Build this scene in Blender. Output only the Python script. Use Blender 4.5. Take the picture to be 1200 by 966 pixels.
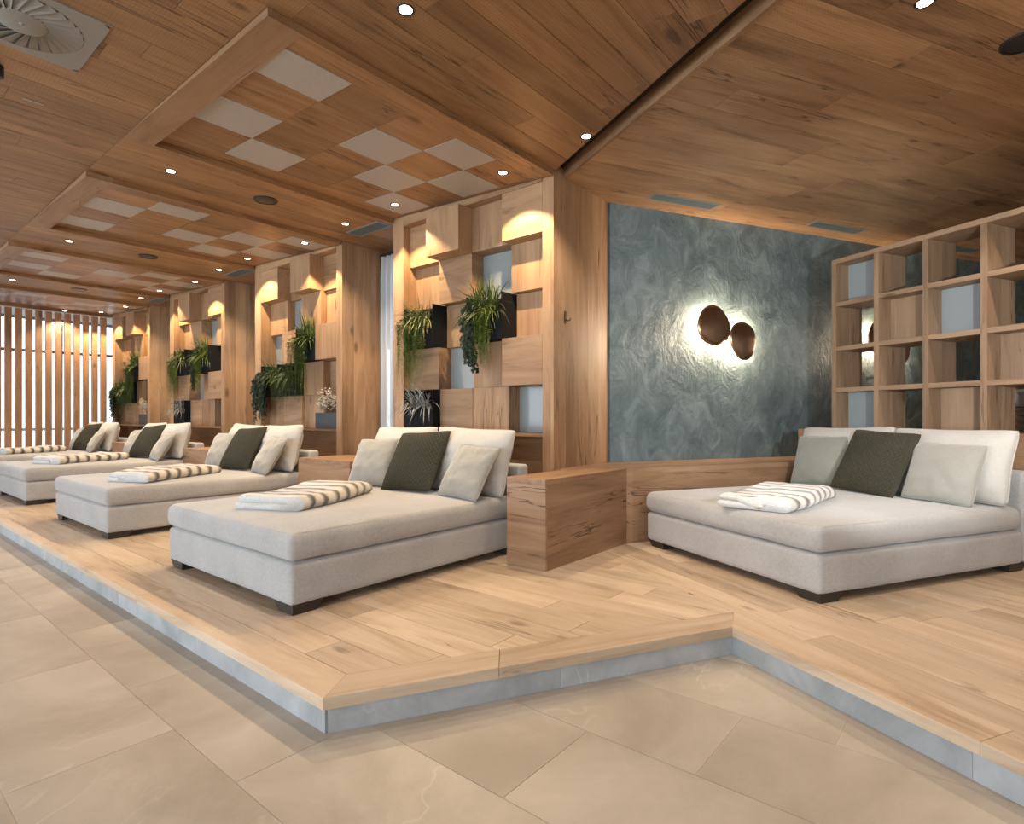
import bpy, bmesh, math, random
from mathutils import Vector, Matrix, noise
R = math.radians
rnd = random.Random(7)
for o in list(bpy.data.objects): bpy.data.objects.remove(o)
SC = bpy.context.scene
COL = SC.collection

# ------------------------------------------------------------------ camera
H = 1.255            # eye height above the stone floor
cam_d = bpy.data.cameras.new('camera'); cam = bpy.data.objects.new('camera', cam_d); COL.objects.link(cam)
cam.location = (0, 0, H); cam.rotation_euler = (R(90), 0, 0)
cam_d.sensor_fit = 'HORIZONTAL'; cam_d.sensor_width = 36.0; cam_d.lens = 675/1200*36
cam_d.shift_y = 6/1200; cam_d.clip_end = 200
SC.camera = cam
# ------------------------------------------------------------------ world, exposure
W = bpy.data.worlds.new('world'); SC.world = W; W.use_nodes = True
bg = W.node_tree.nodes['Background']; bg.inputs[0].default_value = (0.84, 0.92, 1.0, 1); bg.inputs[1].default_value = 3.0
SC.view_settings.view_transform = 'Standard'; SC.view_settings.look = 'None'
SC.view_settings.gamma = 1.0; SC.view_settings.use_curve_mapping = False
SC.view_settings.exposure = 0.03

# frames: 'L' = long row of beds (x = p towards planter wall, y = l away to the left); 'B' = alcove (x = b to the right, y = a away)
ROT = {'L': R(50.5), 'B': R(22.0), 'W': 0.0}
def wp(fr, x, y, z=0.0):
    c, s = math.cos(ROT[fr]), math.sin(ROT[fr])
    return (c*x - s*y, s*x + c*y, z)
def conv(fr, to, x, y):
    X, Y, _ = wp(fr, x, y); c, s = math.cos(ROT[to]), math.sin(ROT[to])
    return (c*X + s*Y, -s*X + c*Y)
CZ = 3.385           # ceiling height
PF = 0.155           # platform height

def area(name, fr, loc, size, size_y, energy, color, aim):
    d = bpy.data.lights.new(name, 'AREA'); d.shape = 'RECTANGLE'; d.size = size; d.size_y = size_y
    d.energy = energy; d.color = color
    o = bpy.data.objects.new(name, d); COL.objects.link(o)
    o.location = wp(fr, *loc); v = Vector(wp(fr, *aim)) - Vector(wp(fr, *loc))
    o.rotation_euler = v.to_track_quat('-Z', 'Y').to_euler(); return o
# daylight through the long glazing behind the camera ; warm area light before the windowless end wall
DAY = (0.76, 0.88, 1.0)
area('daylight_glazing', 'L', (-5.2, 4.0, 1.75), 15.0, 2.7, 620, DAY, (0, 4.0, 1.2))
area('warm_side_area', 'L', (-0.5, -5.2, 1.8), 8.0, 2.6, 25, (1.0, 0.90, 0.78), (2, 4.0, 1.2))
# lamp standing to the right of the view, throws the crisp shadow of the divider onto the plaster
sp = bpy.data.lights.new('side_lamp', 'SPOT'); sp.energy = 360; sp.color = (0.9, 0.95, 1.0); sp.spot_size = R(62); sp.spot_blend = 0.5
sp.shadow_soft_size = 0.03
so = bpy.data.objects.new('side_lamp', sp); COL.objects.link(so); so.location = wp('B', 2.3, 0.42, 1.56)
so.rotation_euler = (Vector(wp('B', 5.0, 4.9, 1.9)) - Vector(so.location)).to_track_quat('-Z', 'Y').to_euler()

# ------------------------------------------------------------------ materials
def newmat(name):
    m = bpy.data.materials.new(name); m.use_nodes = True
    nt = m.node_tree; b = nt.nodes['Principled BSDF']; return m, nt, b
def N(nt, t, **k):
    n = nt.nodes.new(t)
    for a, v in k.items(): setattr(n, a, v)
    return n
def mix(nt, fac, a, b, mode='MIX'):
    n = N(nt, 'ShaderNodeMix', data_type='RGBA', blend_type=mode)
    for i, v in ((0, fac), (6, a), (7, b)):
        if isinstance(v, bpy.types.NodeSocket): nt.links.new(v, n.inputs[i])
        elif i == 0: n.inputs[0].default_value = v
        else: n.inputs[i].default_value = (*v, 1)
    return n.outputs[2]
def mathn(nt, op, a, b=None, clamp=False):
    n = N(nt, 'ShaderNodeMath', operation=op, use_clamp=clamp)
    for i, v in ((0, a), (1, b)):
        if v is None: continue
        if isinstance(v, bpy.types.NodeSocket): nt.links.new(v, n.inputs[i])
        else: n.inputs[i].default_value = v
    return n.outputs[0]
def ramp(nt, s, stops):
    n = N(nt, 'ShaderNodeValToRGB'); nt.links.new(s, n.inputs[0])
    while len(n.color_ramp.elements) < len(stops): n.color_ramp.elements.new(0.5)
    for e, (p, c) in zip(n.color_ramp.elements, stops):
        e.position = p; e.color = (*c, 1) if len(c) == 3 else c
    return n.outputs[0]
def flat(name, col, rough=0.6, metal=0.0, emit=None, strength=0.0, spec=0.5):
    m, nt, b = newmat(name)
    b.inputs['Base Color'].default_value = (*col, 1); b.inputs['Roughness'].default_value = rough
    b.inputs['Metallic'].default_value = metal; b.inputs['Specular IOR Level'].default_value = spec
    if emit: b.inputs['Emission Color'].default_value = (*emit, 1); b.inputs['Emission Strength'].default_value = strength
    return m
def coords(nt, per_obj=True):
    tc = N(nt, 'ShaderNodeTexCoord')
    if not per_obj: return tc.outputs['Object'], None
    oi = N(nt, 'ShaderNodeObjectInfo')
    vm = N(nt, 'ShaderNodeVectorMath', operation='SCALE'); vm.inputs[0].default_value = (37.0, 53.0, 71.0)
    nt.links.new(oi.outputs['Random'], vm.inputs['Scale'])
    va = N(nt, 'ShaderNodeVectorMath', operation='ADD')
    nt.links.new(tc.outputs['Object'], va.inputs[0]); nt.links.new(vm.outputs[0], va.inputs[1])
    return va.outputs[0], oi.outputs['Random']
def scaled(nt, v, s):
    mp = N(nt, 'ShaderNodeMapping'); nt.links.new(v, mp.inputs[0]); mp.inputs['Scale'].default_value = s; return mp.outputs[0]
def noisetex(nt, v, scale, detail=4, rough=0.55, dist=0.0):
    n = N(nt, 'ShaderNodeTexNoise'); nt.links.new(v, n.inputs['Vector'])
    n.inputs['Scale'].default_value = scale; n.inputs['Detail'].default_value = detail
    n.inputs['Roughness'].default_value = rough; n.inputs['Distortion'].default_value = dist
    return n.outputs['Fac']
def bump(nt, b, h, strength, dist=0.01):
    n = N(nt, 'ShaderNodeBump'); n.inputs['Strength'].default_value = strength; n.inputs['Distance'].default_value = dist
    nt.links.new(h, n.inputs['Height']); nt.links.new(n.outputs[0], b.inputs['Normal'])
WC = {}
WOODS = {  # dark, mid, light, roughness, value spread
 'ceiling': ((0.13, 0.056, 0.019), (0.245, 0.118, 0.043), (0.34, 0.18, 0.072), 0.42, 0.34),
 'oak':     ((0.19, 0.098, 0.042), (0.33, 0.185, 0.088), (0.43, 0.26, 0.135), 0.5, 0.30),
 'block':   ((0.15, 0.078, 0.038), (0.28, 0.155, 0.078), (0.37, 0.225, 0.125), 0.45, 0.12),
 'floor':   ((0.33, 0.22, 0.135), (0.49, 0.36, 0.24), (0.60, 0.465, 0.335), 0.4, 0.26),
 'alcove':  ((0.15, 0.070, 0.027), (0.33, 0.175, 0.075), (0.45, 0.26, 0.12), 0.42, 0.34),  # ceiling oak made lighter, side light and floor bounce put into the colour
 'divider': ((0.15, 0.082, 0.040), (0.26, 0.155, 0.083), (0.34, 0.215, 0.122), 0.5, 0.26),
 'beam':    ((0.15, 0.075, 0.034), (0.25, 0.132, 0.06), (0.33, 0.19, 0.095), 0.45, 0.05),
 'slat':    ((0.20, 0.095, 0.04), (0.34, 0.17, 0.075), (0.42, 0.23, 0.11), 0.5, 0.14),
}
def wood(kind, ax, dots=False):
    key = (kind, ax, dots)
    if key in WC: return WC[key]
    dk, md, lt, ro, spread = WOODS[kind]
    m, nt, b = newmat('%s_wood_%s' % (kind, 'xyz'[ax]))
    v, rr = coords(nt)
    def S(al, ac): s = [ac]*3; s[ax] = al; return s
    g1 = noisetex(nt, scaled(nt, v, S(0.55, 4.2)), 1.6, 6, 0.6, 1.1)
    g2 = noisetex(nt, scaled(nt, v, S(1.2, 45)), 1.5, 3, 0.6, 0.2)
    g3 = noisetex(nt, scaled(nt, v, S(0.4, 1.3)), 1.3, 2)
    f = mathn(nt, 'ADD', mathn(nt, 'MULTIPLY', g1, 0.60), mathn(nt, 'ADD', mathn(nt, 'MULTIPLY', g2, 0.16), mathn(nt, 'MULTIPLY', g3, 0.24)))
    c = ramp(nt, f, [(0.33, dk), (0.48, md), (0.66, lt)])
    # knots: sparse voronoi cells, stretched a little along the grain
    vo = N(nt, 'ShaderNodeTexVoronoi'); nt.links.new(scaled(nt, v, S(1.1, 2.6)), vo.inputs['Vector']); vo.inputs['Scale'].default_value = 1.25
    kd = mathn(nt, 'ADD', vo.outputs['Distance'], mathn(nt, 'MULTIPLY', mathn(nt, 'SUBTRACT', g1, 0.5), 0.35))
    kn = ramp(nt, kd, [(0.045, (1, 1, 1)), (0.12, (0, 0, 0))])
    c = mix(nt, mathn(nt, 'MULTIPLY', kn, 0.62), c, tuple(x*0.30 for x in dk))
    # fine dark cracks following the grain
    n4 = noisetex(nt, scaled(nt, v, S(0.45, 7.5)), 1.0, 4, 0.55, 0.25)
    cr = mathn(nt, 'ABSOLUTE', mathn(nt, 'SUBTRACT', n4, 0.5))
    msk = noisetex(nt, scaled(nt, v, S(0.9, 2.0)), 1.1, 1)
    crk = mathn(nt, 'MULTIPLY', ramp(nt, cr, [(0.003, (1, 1, 1)), (0.011, (0, 0, 0))]), ramp(nt, msk, [(0.50 if kind in ('ceiling', 'block', 'alcove') else 0.57, (0, 0, 0)), (0.60 if kind in ('ceiling', 'block', 'alcove') else 0.66, (1, 1, 1))]))
    c = mix(nt, mathn(nt, 'MULTIPLY', crk, 0.8 if kind in ('ceiling', 'block', 'alcove') else 0.6), c, tuple(x*0.28 for x in dk))
    if dots:   # the perforations of the acoustic boards
        vs = N(nt, 'ShaderNodeVectorMath', operation='FRACTION'); nt.links.new(scaled(nt, v, (50, 50, 0)), vs.inputs[0])
        vd = N(nt, 'ShaderNodeVectorMath', operation='DISTANCE'); nt.links.new(vs.outputs[0], vd.inputs[0]); vd.inputs[1].default_value = (0.5, 0.5, 0)
        dm = mathn(nt, 'LESS_THAN', vd.outputs['Value'], 0.17)
        c = mix(nt, mathn(nt, 'MULTIPLY', dm, 0.4), c, tuple(x*0.2 for x in dk))
    hs = N(nt, 'ShaderNodeHueSaturation'); nt.links.new(c, hs.inputs['Color'])
    nt.links.new(mathn(nt, 'ADD', mathn(nt, 'MULTIPLY', rr, spread), 1 - spread/2), hs.inputs['Value'])
    hs.inputs['Saturation'].default_value = 0.95
    nt.links.new(hs.outputs[0], b.inputs['Base Color'])
    b.inputs['Roughness'].default_value = ro; b.inputs['Specular IOR Level'].default_value = 0.35
    hh = mathn(nt, 'SUBTRACT', mathn(nt, 'MULTIPLY', f, 0.6), mathn(nt, 'ADD', mathn(nt, 'MULTIPLY', crk, 0.5), mathn(nt, 'MULTIPLY', kn, 0.2)))
    bump(nt, b, hh, 0.25, 0.006)
    WC[key] = m; return m
def stone_mat(name, dk, md, lt, vein, rough, vs=1.0):
    m, nt, b = newmat(name); v, rr = coords(nt)
    g = noisetex(nt, v, 1.3*vs, 8, 0.62, 0.5)
    c = ramp(nt, g, [(0.34, dk), (0.5, md), (0.66, lt)])
    w = noisetex(nt, scaled(nt, v, (0.8, 1.3, 1)), 0.55*vs, 5, 0.58, 0.9)
    cr = mathn(nt, 'ABSOLUTE', mathn(nt, 'SUBTRACT', w, 0.5))
    msk = noisetex(nt, v, 0.9*vs, 2)
    vn = mathn(nt, 'MULTIPLY', ramp(nt, cr, [(0.0008, (1, 1, 1)), (0.006, (0, 0, 0))]), ramp(nt, msk, [(0.48, (0, 0, 0)), (0.70, (1, 1, 1))]))
    c = mix(nt, mathn(nt, 'MULTIPLY', vn, 0.6), c, vein)
    sp_ = noisetex(nt, v, 45, 2, 0.6); c = mix(nt, mathn(nt, 'MULTIPLY', sp_, 0.12), c, lt)
    hs = N(nt, 'ShaderNodeHueSaturation'); nt.links.new(c, hs.inputs['Color'])
    nt.links.new(mathn(nt, 'ADD', mathn(nt, 'MULTIPLY', rr, 0.04), 0.98), hs.inputs['Value'])
    nt.links.new(hs.outputs[0], b.inputs['Base Color'])
    b.inputs['Roughness'].default_value = rough
    bump(nt, b, noisetex(nt, v, 30, 4), 0.06, 0.003)
    return m
M_TILE = stone_mat('beige_stone', (0.335, 0.28, 0.22), (0.42, 0.36, 0.29), (0.51, 0.445, 0.37), (0.74, 0.67, 0.57), 0.36)
M_RISER = stone_mat('grey_riser_stone', (0.26, 0.27, 0.27), (0.34, 0.35, 0.35), (0.44, 0.45, 0.45), (0.66, 0.66, 0.64), 0.5, 2.2)
M_GROUT = flat('grout', (0.72, 0.64, 0.53), 0.8)
def fabric(name, col, bscale=420, bstr=0.25, sheen=0.3, var=0.12, var2=None):
    m, nt, b = newmat(name); v, rr = coords(nt, True)
    g = noisetex(nt, v, 60, 3, 0.6); g2 = noisetex(nt, v, 3.0, 2)
    c = ramp(nt, mathn(nt, 'ADD', mathn(nt, 'MULTIPLY', g, 0.5), mathn(nt, 'MULTIPLY', g2, 0.5)),
             [(0.35, tuple(x*(1-var) for x in col)), (0.65, tuple(min(1, x*(1+var)) for x in col))])
    nt.links.new(c, b.inputs['Base Color']); b.inputs['Roughness'].default_value = 0.92
    b.inputs['Sheen Weight'].default_value = sheen; b.inputs['Specular IOR Level'].default_value = 0.15
    wv = noisetex(nt, v, bscale, 2, 0.7); bump(nt, b, wv, bstr, 0.002)
    return m
M_BED = fabric('grey_upholstery', (0.375, 0.362, 0.345))
M_WHITE = fabric('cream_cushion', (0.47, 0.44, 0.39), var=0.06)
M_GREIGE = fabric('greige_cushion', (0.29, 0.27, 0.23), 300, 0.15, 0.5, 0.06)
M_SAGE = fabric('sage_cushion', (0.21, 0.215, 0.175), 300, 0.15, 0.5, 0.06)
M_DARK = fabric('olive_velvet', (0.042, 0.038, 0.024), 200, 0.2, 0.05, 0.2)
M_SEAM = fabric('seam_cord', (0.36, 0.33, 0.30))
M_FOOT = flat('dark_foot', (0.025, 0.018, 0.014), 0.45)
M_BLACK = flat('black_metal', (0.012, 0.012, 0.014), 0.4)
M_POT = flat('black_planter', (0.010, 0.011, 0.012), 0.8, spec=0.15)
M_GLASSP = flat('frosted_glass', (0.26, 0.285, 0.28), 0.3, 0.0, None, 0, 0.5)
M_GLASSP.node_tree.nodes['Principled BSDF'].inputs['Coat Weight'].default_value = 0.2
def teal():
    m, nt, b = newmat('teal_plaster'); v, _ = coords(nt, False)
    g = noisetex(nt, scaled(nt, v, (1.0, 1.0, 0.8)), 4.2, 10, 0.68, 0.9)
    g2 = noisetex(nt, v, 1.1, 3)
    c = ramp(nt, mathn(nt, 'ADD', mathn(nt, 'MULTIPLY', g, 0.75), mathn(nt, 'MULTIPLY', g2, 0.25)),
             [(0.38, (0.075, 0.108, 0.112)), (0.5, (0.118, 0.158, 0.160)), (0.62, (0.185, 0.232, 0.232))])
    nt.links.new(c, b.inputs['Base Color']); b.inputs['Roughness'].default_value = 0.55
    g3 = noisetex(nt, scaled(nt, v, (1.0, 1.0, 0.9)), 7.0, 6, 0.6, 1.2)
    bump(nt, b, mathn(nt, 'ADD', g, mathn(nt, 'MULTIPLY', g3, 0.5)), 0.6, 0.04); return m
M_TEAL = teal()
def stripes():
    m, nt, b = newmat('striped_fur'); v, rr = coords(nt, False)
    sx = N(nt, 'ShaderNodeSeparateXYZ'); nt.links.new(v, sx.inputs[0])
    wob = noisetex(nt, v, 7, 4, 0.6)
    t = mathn(nt, 'ADD', mathn(nt, 'MULTIPLY', sx.outputs[0], 6.9), mathn(nt, 'MULTIPLY', mathn(nt, 'SUBTRACT', wob, 0.5), 0.42))
    f = mathn(nt, 'FRACT', t)
    c = ramp(nt, f, [(0.0, (0.70, 0.63, 0.54)), (0.40, (0.74, 0.68, 0.60)), (0.54, (0.36, 0.30, 0.25)), (0.66, (0.07, 0.055, 0.045)), (0.80, (0.09, 0.075, 0.06)), (0.94, (0.66, 0.60, 0.52))])
    fl = noisetex(nt, scaled(nt, v, (1, 0.4, 1)), 120, 3, 0.7)
    c = mix(nt, mathn(nt, 'MULTIPLY', fl, 0.35), c, (0.35, 0.31, 0.27), 'MULTIPLY')
    nt.links.new(c, b.inputs['Base Color']); b.inputs['Roughness'].default_value = 0.95; b.inputs['Sheen Weight'].default_value = 0.5
    bump(nt, b, fl, 0.8, 0.006); return m
M_FUR = stripes()
M_LINING = fabric('grey_fleece', (0.60, 0.58, 0.55), 150, 0.6, 0.6)
def bronze():
    m, nt, b = newmat('brushed_bronze'); v, _ = coords(nt, False)
    g = noisetex(nt, scaled(nt, v, (1, 40, 40)), 2.0, 3)
    c = ramp(nt, noisetex(nt, v, 5, 3), [(0.3, (0.30, 0.18, 0.11)), (0.7, (0.48, 0.31, 0.20))])
    nt.links.new(c, b.inputs['Base Color']); b.inputs['Metallic'].default_value = 1.0; b.inputs['Roughness'].default_value = 0.32
    b.inputs['Anisotropic'].default_value = 0.7; bump(nt, b, g, 0.05, 0.002); return m
M_BRONZE = bronze()
M_LAMP = flat('lamp_glow', (1, 0.85, 0.6), 0.5, 0, (1.0, 0.78, 0.50), 14)
M_DOWN = flat('downlight_glow', (1, 0.9, 0.8), 0.5, 0, (1.0, 0.86, 0.70), 12)
M_CUP = flat('downlight_reflector', (0.8, 0.76, 0.7), 0.3, 0.6)
def acoustic():
    m, nt, b = newmat('white_acoustic'); v, _ = coords(nt)
    c = ramp(nt, noisetex(nt, v, 150, 2), [(0.3, (0.33, 0.29, 0.25)), (0.7, (0.40, 0.36, 0.315))])
    nt.links.new(c, b.inputs['Base Color']); b.inputs['Roughness'].default_value = 0.45; return m
M_ACOU = acoustic()
M_METAL = flat('grey_paint_metal', (0.22, 0.205, 0.18), 0.45, 0.1)
M_GRILLE = flat('grille_metal', (0.20, 0.24, 0.24), 0.4, 0.5)
M_GRIM = flat('grille_rim', (0.30, 0.28, 0.25), 0.4, 0.4)
M_DARKGAP = flat('dark_recess', (0.02, 0.013, 0.008), 0.9)
M_PLAIN = flat('plain_wall', (0.45, 0.36, 0.27), 0.8)
M_FRAME = flat('window_frame_white', (0.6, 0.62, 0.64), 0.5)
def curtain_m():
    m, nt, b = newmat('sheer_curtain'); nt.nodes.remove(b); o = nt.nodes['Material Output']
    d = N(nt, 'ShaderNodeBsdfDiffuse'); d.inputs[0].default_value = (0.72, 0.74, 0.76, 1)
    t = N(nt, 'ShaderNodeBsdfTranslucent'); t.inputs[0].default_value = (0.72, 0.76, 0.80, 1)
    tr = N(nt, 'ShaderNodeBsdfTransparent')
    a1 = N(nt, 'ShaderNodeMixShader'); a1.inputs[0].default_value = 0.45; nt.links.new(d.outputs[0], a1.inputs[1]); nt.links.new(t.outputs[0], a1.inputs[2])
    a2 = N(nt, 'ShaderNodeMixShader'); a2.inputs[0].default_value = 0.18; nt.links.new(a1.outputs[0], a2.inputs[1]); nt.links.new(tr.outputs[0], a2.inputs[2])
    nt.links.new(a2.outputs[0], o.inputs[0]); return m
M_CURT = curtain_m()
def pane_m():
    m, nt, b = newmat('clear_glass'); nt.nodes.remove(b); o = nt.nodes['Material Output']
    g = N(nt, 'ShaderNodeBsdfGlossy'); g.inputs['Roughness'].default_value = 0.03
    tr = N(nt, 'ShaderNodeBsdfTransparent'); tr.inputs[0].default_value = (0.95, 0.98, 1, 1)
    a = N(nt, 'ShaderNodeMixShader'); a.inputs[0].default_value = 0.06; nt.links.new(tr.outputs[0], a.inputs[1]); nt.links.new(g.outputs[0], a.inputs[2])
    nt.links.new(a.outputs[0], o.inputs[0]); return m
M_PANE = pane_m()
def leaf(name, c1, c2, rough=0.5):
    m, nt, b = newmat(name); v, _ = coords(nt)
    c = ramp(nt, noisetex(nt, v, 14, 2), [(0.35, c1), (0.65, c2)])
    nt.links.new(c, b.inputs['Base Color']); b.inputs['Roughness'].default_value = rough
    b.inputs['Specular IOR Level'].default_value = 0.2; return m
M_FERN = leaf('fern_green', (0.03, 0.055, 0.014), (0.13, 0.17, 0.045))
M_STRING = leaf('string_green', (0.11, 0.17, 0.03), (0.26, 0.33, 0.08))
M_IVY = leaf('ivy_dark', (0.007, 0.013, 0.006), (0.024, 0.036, 0.016), 0.5)
M_SILVER = leaf('silver_leaf', (0.22, 0.22, 0.20), (0.45, 0.45, 0.42), 0.7)
M_PETAL = leaf('cream_petal', (0.60, 0.50, 0.38), (0.80, 0.72, 0.60), 0.7)
M_TWIG = flat('twig', (0.16, 0.10, 0.06), 0.8)

# ------------------------------------------------------------------ helpers
def link_mesh(name, bm, mat, parent=None, smooth=False):
    me = bpy.data.meshes.new(name)
    bmesh.ops.recalc_face_normals(bm, faces=bm.faces)
    bm.to_mesh(me); bm.free()
    if smooth: me.polygons.foreach_set('use_smooth', [True]*len(me.polygons))
    for m in (mat if isinstance(mat, (list, tuple)) else [mat]): me.materials.append(m)
    o = bpy.data.objects.new(name, me); COL.objects.link(o)
    if parent is not None: o.parent = parent
    return o
def thing(name, label, cat, fr='W', loc=(0, 0, 0), rot=0.0, group=None):
    o = bpy.data.objects.new(name, None); COL.objects.link(o); o.empty_display_size = 0.1
    o.location = wp(fr, *loc); o.rotation_euler = (0, 0, ROT[fr] + rot)
    o['label'] = label; o['category'] = cat
    if group: o['group'] = group
    return o
def struct(name, fr='W', loc=(0, 0, 0), label=None):
    o = bpy.data.objects.new(name, None); COL.objects.link(o)
    o.location = wp(fr, *loc); o.rotation_euler = (0, 0, ROT[fr]); o['kind'] = 'structure'
    if label: o['label'] = label
    return o
def copy_tree(o, loc=None, rotz=None, label=None, parent=None):
    c = o.copy(); COL.objects.link(c)
    if parent is not None: c.parent = parent
    if loc is not None: c.location = loc
    if rotz is not None: c.rotation_euler = (0, 0, rotz)
    if label: c['label'] = label
    for ch in list(o.children): copy_tree(ch, parent=c)
    return c
def box(bm, x0, x1, y0, y1, z0, z1, bev=0.0, seg=1):
    r = bmesh.ops.create_cube(bm, size=1.0); vs = r['verts']
    for v in vs:
        v.co = Vector(((x0+x1)/2 + v.co.x*(x1-x0), (y0+y1)/2 + v.co.y*(y1-y0), (z0+z1)/2 + v.co.z*(z1-z0)))
    if bev:
        es = list({e for v in vs for e in v.link_edges})
        bmesh.ops.bevel(bm, geom=es, offset=bev, segments=seg, affect='EDGES', profile=0.5)
    return bm
def B(*a, **k): return box(bmesh.new(), *a, **k)
def prism(bm, poly, z0, z1, ch=0.0, side='top'):
    """vertical prism over a CCW polygon, chamfered on its seen face"""
    n = len(poly)
    def ins(d):
        out = []
        for i in range(n):
            p0, p1, p2 = Vector(poly[i-1]), Vector(poly[i]), Vector(poly[(i+1) % n])
            a = (p1-p0).normalized(); b = (p2-p1).normalized()
            n1 = Vector((-a.y, a.x)); n2 = Vector((-b.y, b.x)); k = n1 + n2
            k = k / max(0.3, 1 + n1.dot(n2)); out.append(p1 + k*d)
        return out
    lv = []
    if side == 'top': lv = [(poly, z0), (poly, z1-ch), (ins(ch), z1)] if ch else [(poly, z0), (poly, z1)]
    else: lv = [(ins(ch), z0), (poly, z0+ch), (poly, z1)] if ch else [(poly, z0), (poly, z1)]
    rings = [[bm.verts.new((p[0], p[1], z)) for p in pts] for pts, z in lv]
    for a, b in zip(rings, rings[1:]):
        for i in range(n): bm.faces.new((a[i], a[(i+1) % n], b[(i+1) % n], b[i]))
    bm.faces.new(rings[0][::-1]); bm.faces.new(rings[-1]); return bm
def clip(poly, nx, ny, c):
    """keep nx*x+ny*y <= c"""
    out = []
    for i in range(len(poly)):
        a, b = poly[i-1], poly[i]
        da, db = nx*a[0]+ny*a[1]-c, nx*b[0]+ny*b[1]-c
        if (da <= 0) != (db <= 0):
            t = da/(da-db); out.append((a[0]+(b[0]-a[0])*t, a[1]+(b[1]-a[1])*t))
        if db <= 0: out.append(b)
    return out
def parea(p): return 0.5*sum(p[i-1][0]*p[i][1]-p[i][0]*p[i-1][1] for i in range(len(p)))
def halfplane(fr, to, nx, ny, c):
    """half plane nx*x+ny*y<=c of frame fr, in frame to"""
    v = conv(fr, to, nx, ny); return (v[0], v[1], c)
def planks(parent, name, mat, x0, x1, y0, y1, along, w, lens, z0, z1, clips=(), ch=0.002, side='top', gap=0.0015, seed=1, off=(0, 0)):
    r = random.Random(seed)
    u0, u1, v0, v1 = (x0, x1, y0, y1) if along == 'x' else (y0, y1, x0, x1)
    n = max(1, round((v1-v0)/w)); ww = (v1-v0)/n
    for i in range(n):
        a, b = v0+i*ww, v0+(i+1)*ww
        u = u0 - r.uniform(0, lens[0]*0.8) if lens[1] < (u1-u0) else u0
        while u < u1-0.02:
            e = u + r.uniform(*lens); 
            if e > u1-0.25: e = u1
            s_ = max(u, u0)
            if along == 'x': poly = [(s_+gap, a+gap), (e-gap, a+gap), (e-gap, b-gap), (s_+gap, b-gap)]
            else: poly = [(a+gap, s_+gap), (b-gap, s_+gap), (b-gap, e-gap), (a+gap, e-gap)]
            for c in clips: poly = clip(poly, *c) if len(poly) > 2 else poly
            # drop near-duplicate points
            q = []
            for p in poly:
                if not q or (abs(p[0]-q[-1][0])+abs(p[1]-q[-1][1])) > 1e-4: q.append(p)
            if len(q) > 2 and abs(q[0][0]-q[-1][0])+abs(q[0][1]-q[-1][1]) < 1e-4: q.pop()
            if len(q) > 2 and e > u0 and abs(parea(q)) > 0.0006:
                if parea(q) < 0: q = q[::-1]
                link_mesh(name, prism(bmesh.new(), q, z0, z1, ch, side), mat, parent)
            u = e
def lathe(bm, prof, n=24, M=None):
    rings = []
    for r_, z_ in prof:
        if r_ < 1e-5: rings.append([bm.verts.new((0, 0, z_))])
        else: rings.append([bm.verts.new((r_*math.cos(2*math.pi*i/n), r_*math.sin(2*math.pi*i/n), z_)) for i in range(n)])
    for a, b in zip(rings, rings[1:]):
        for i in range(n):
            j = (i+1) % n
            if len(a) == 1 and len(b) == 1: continue
            if len(a) == 1: bm.faces.new((a[0], b[i], b[j]))
            elif len(b) == 1: bm.faces.new((a[i], a[j], b[0]))
            else: bm.faces.new((a[i], a[j], b[j], b[i]))
    return bm
def rbox(sx, sy, sz, r, deform=None, k=3, inner=6):
    """rounded box 0..sx,0..sy,0..sz with dense edges"""
    def axis(s):
        rr = min(r, s/2*0.999)
        a = [rr*(1-math.cos(math.pi/2*i/k)) for i in range(k+1)]   # 0..r
        mid = [rr + (s-2*rr)*i/inner for i in range(1, inner)]
        return a + mid + [s-x for x in a[::-1]]
    ax = [axis(sx), axis(sy), axis(sz)]
    S = (sx, sy, sz); bm = bmesh.new(); cache = {}
    def V(i, j, l):
        key = (i, j, l)
        if key not in cache:
            p = Vector((ax[0][i], ax[1][j], ax[2][l]))
            q = Vector([min(max(p[t], min(r, S[t]/2)), S[t]-min(r, S[t]/2)) for t in range(3)])
            # map cube surface onto rounded corner
            d = p-q
            if d.length > 1e-9:
                e = Vector([0 if abs(d[t]) < 1e-12 else d[t] for t in range(3)])
                p = q + e.normalized()*min(r, min(S)/2)
            if deform: p = deform(p)
            cache[key] = bm.verts.new(p)
        return cache[key]
    n = [len(a)-1 for a in ax]
    def quad(*v):
        try: bm.faces.new(v)
        except ValueError: pass
    for i in range(n[0]):
        for j in range(n[1]):
            for l in (0, n[2]): quad(V(i, j, l), V(i+1, j, l), V(i+1, j+1, l), V(i, j+1, l))
    for i in range(n[0]):
        for l in range(n[2]):
            for j in (0, n[1]): quad(V(i, j, l), V(i+1, j, l), V(i+1, j, l+1), V(i, j, l+1))
    for j in range(n[1]):
        for l in range(n[2]):
            for i in (0, n[0]): quad(V(i, j, l), V(i, j+1, l), V(i, j+1, l+1), V(i, j, l+1))
    return bm
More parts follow.
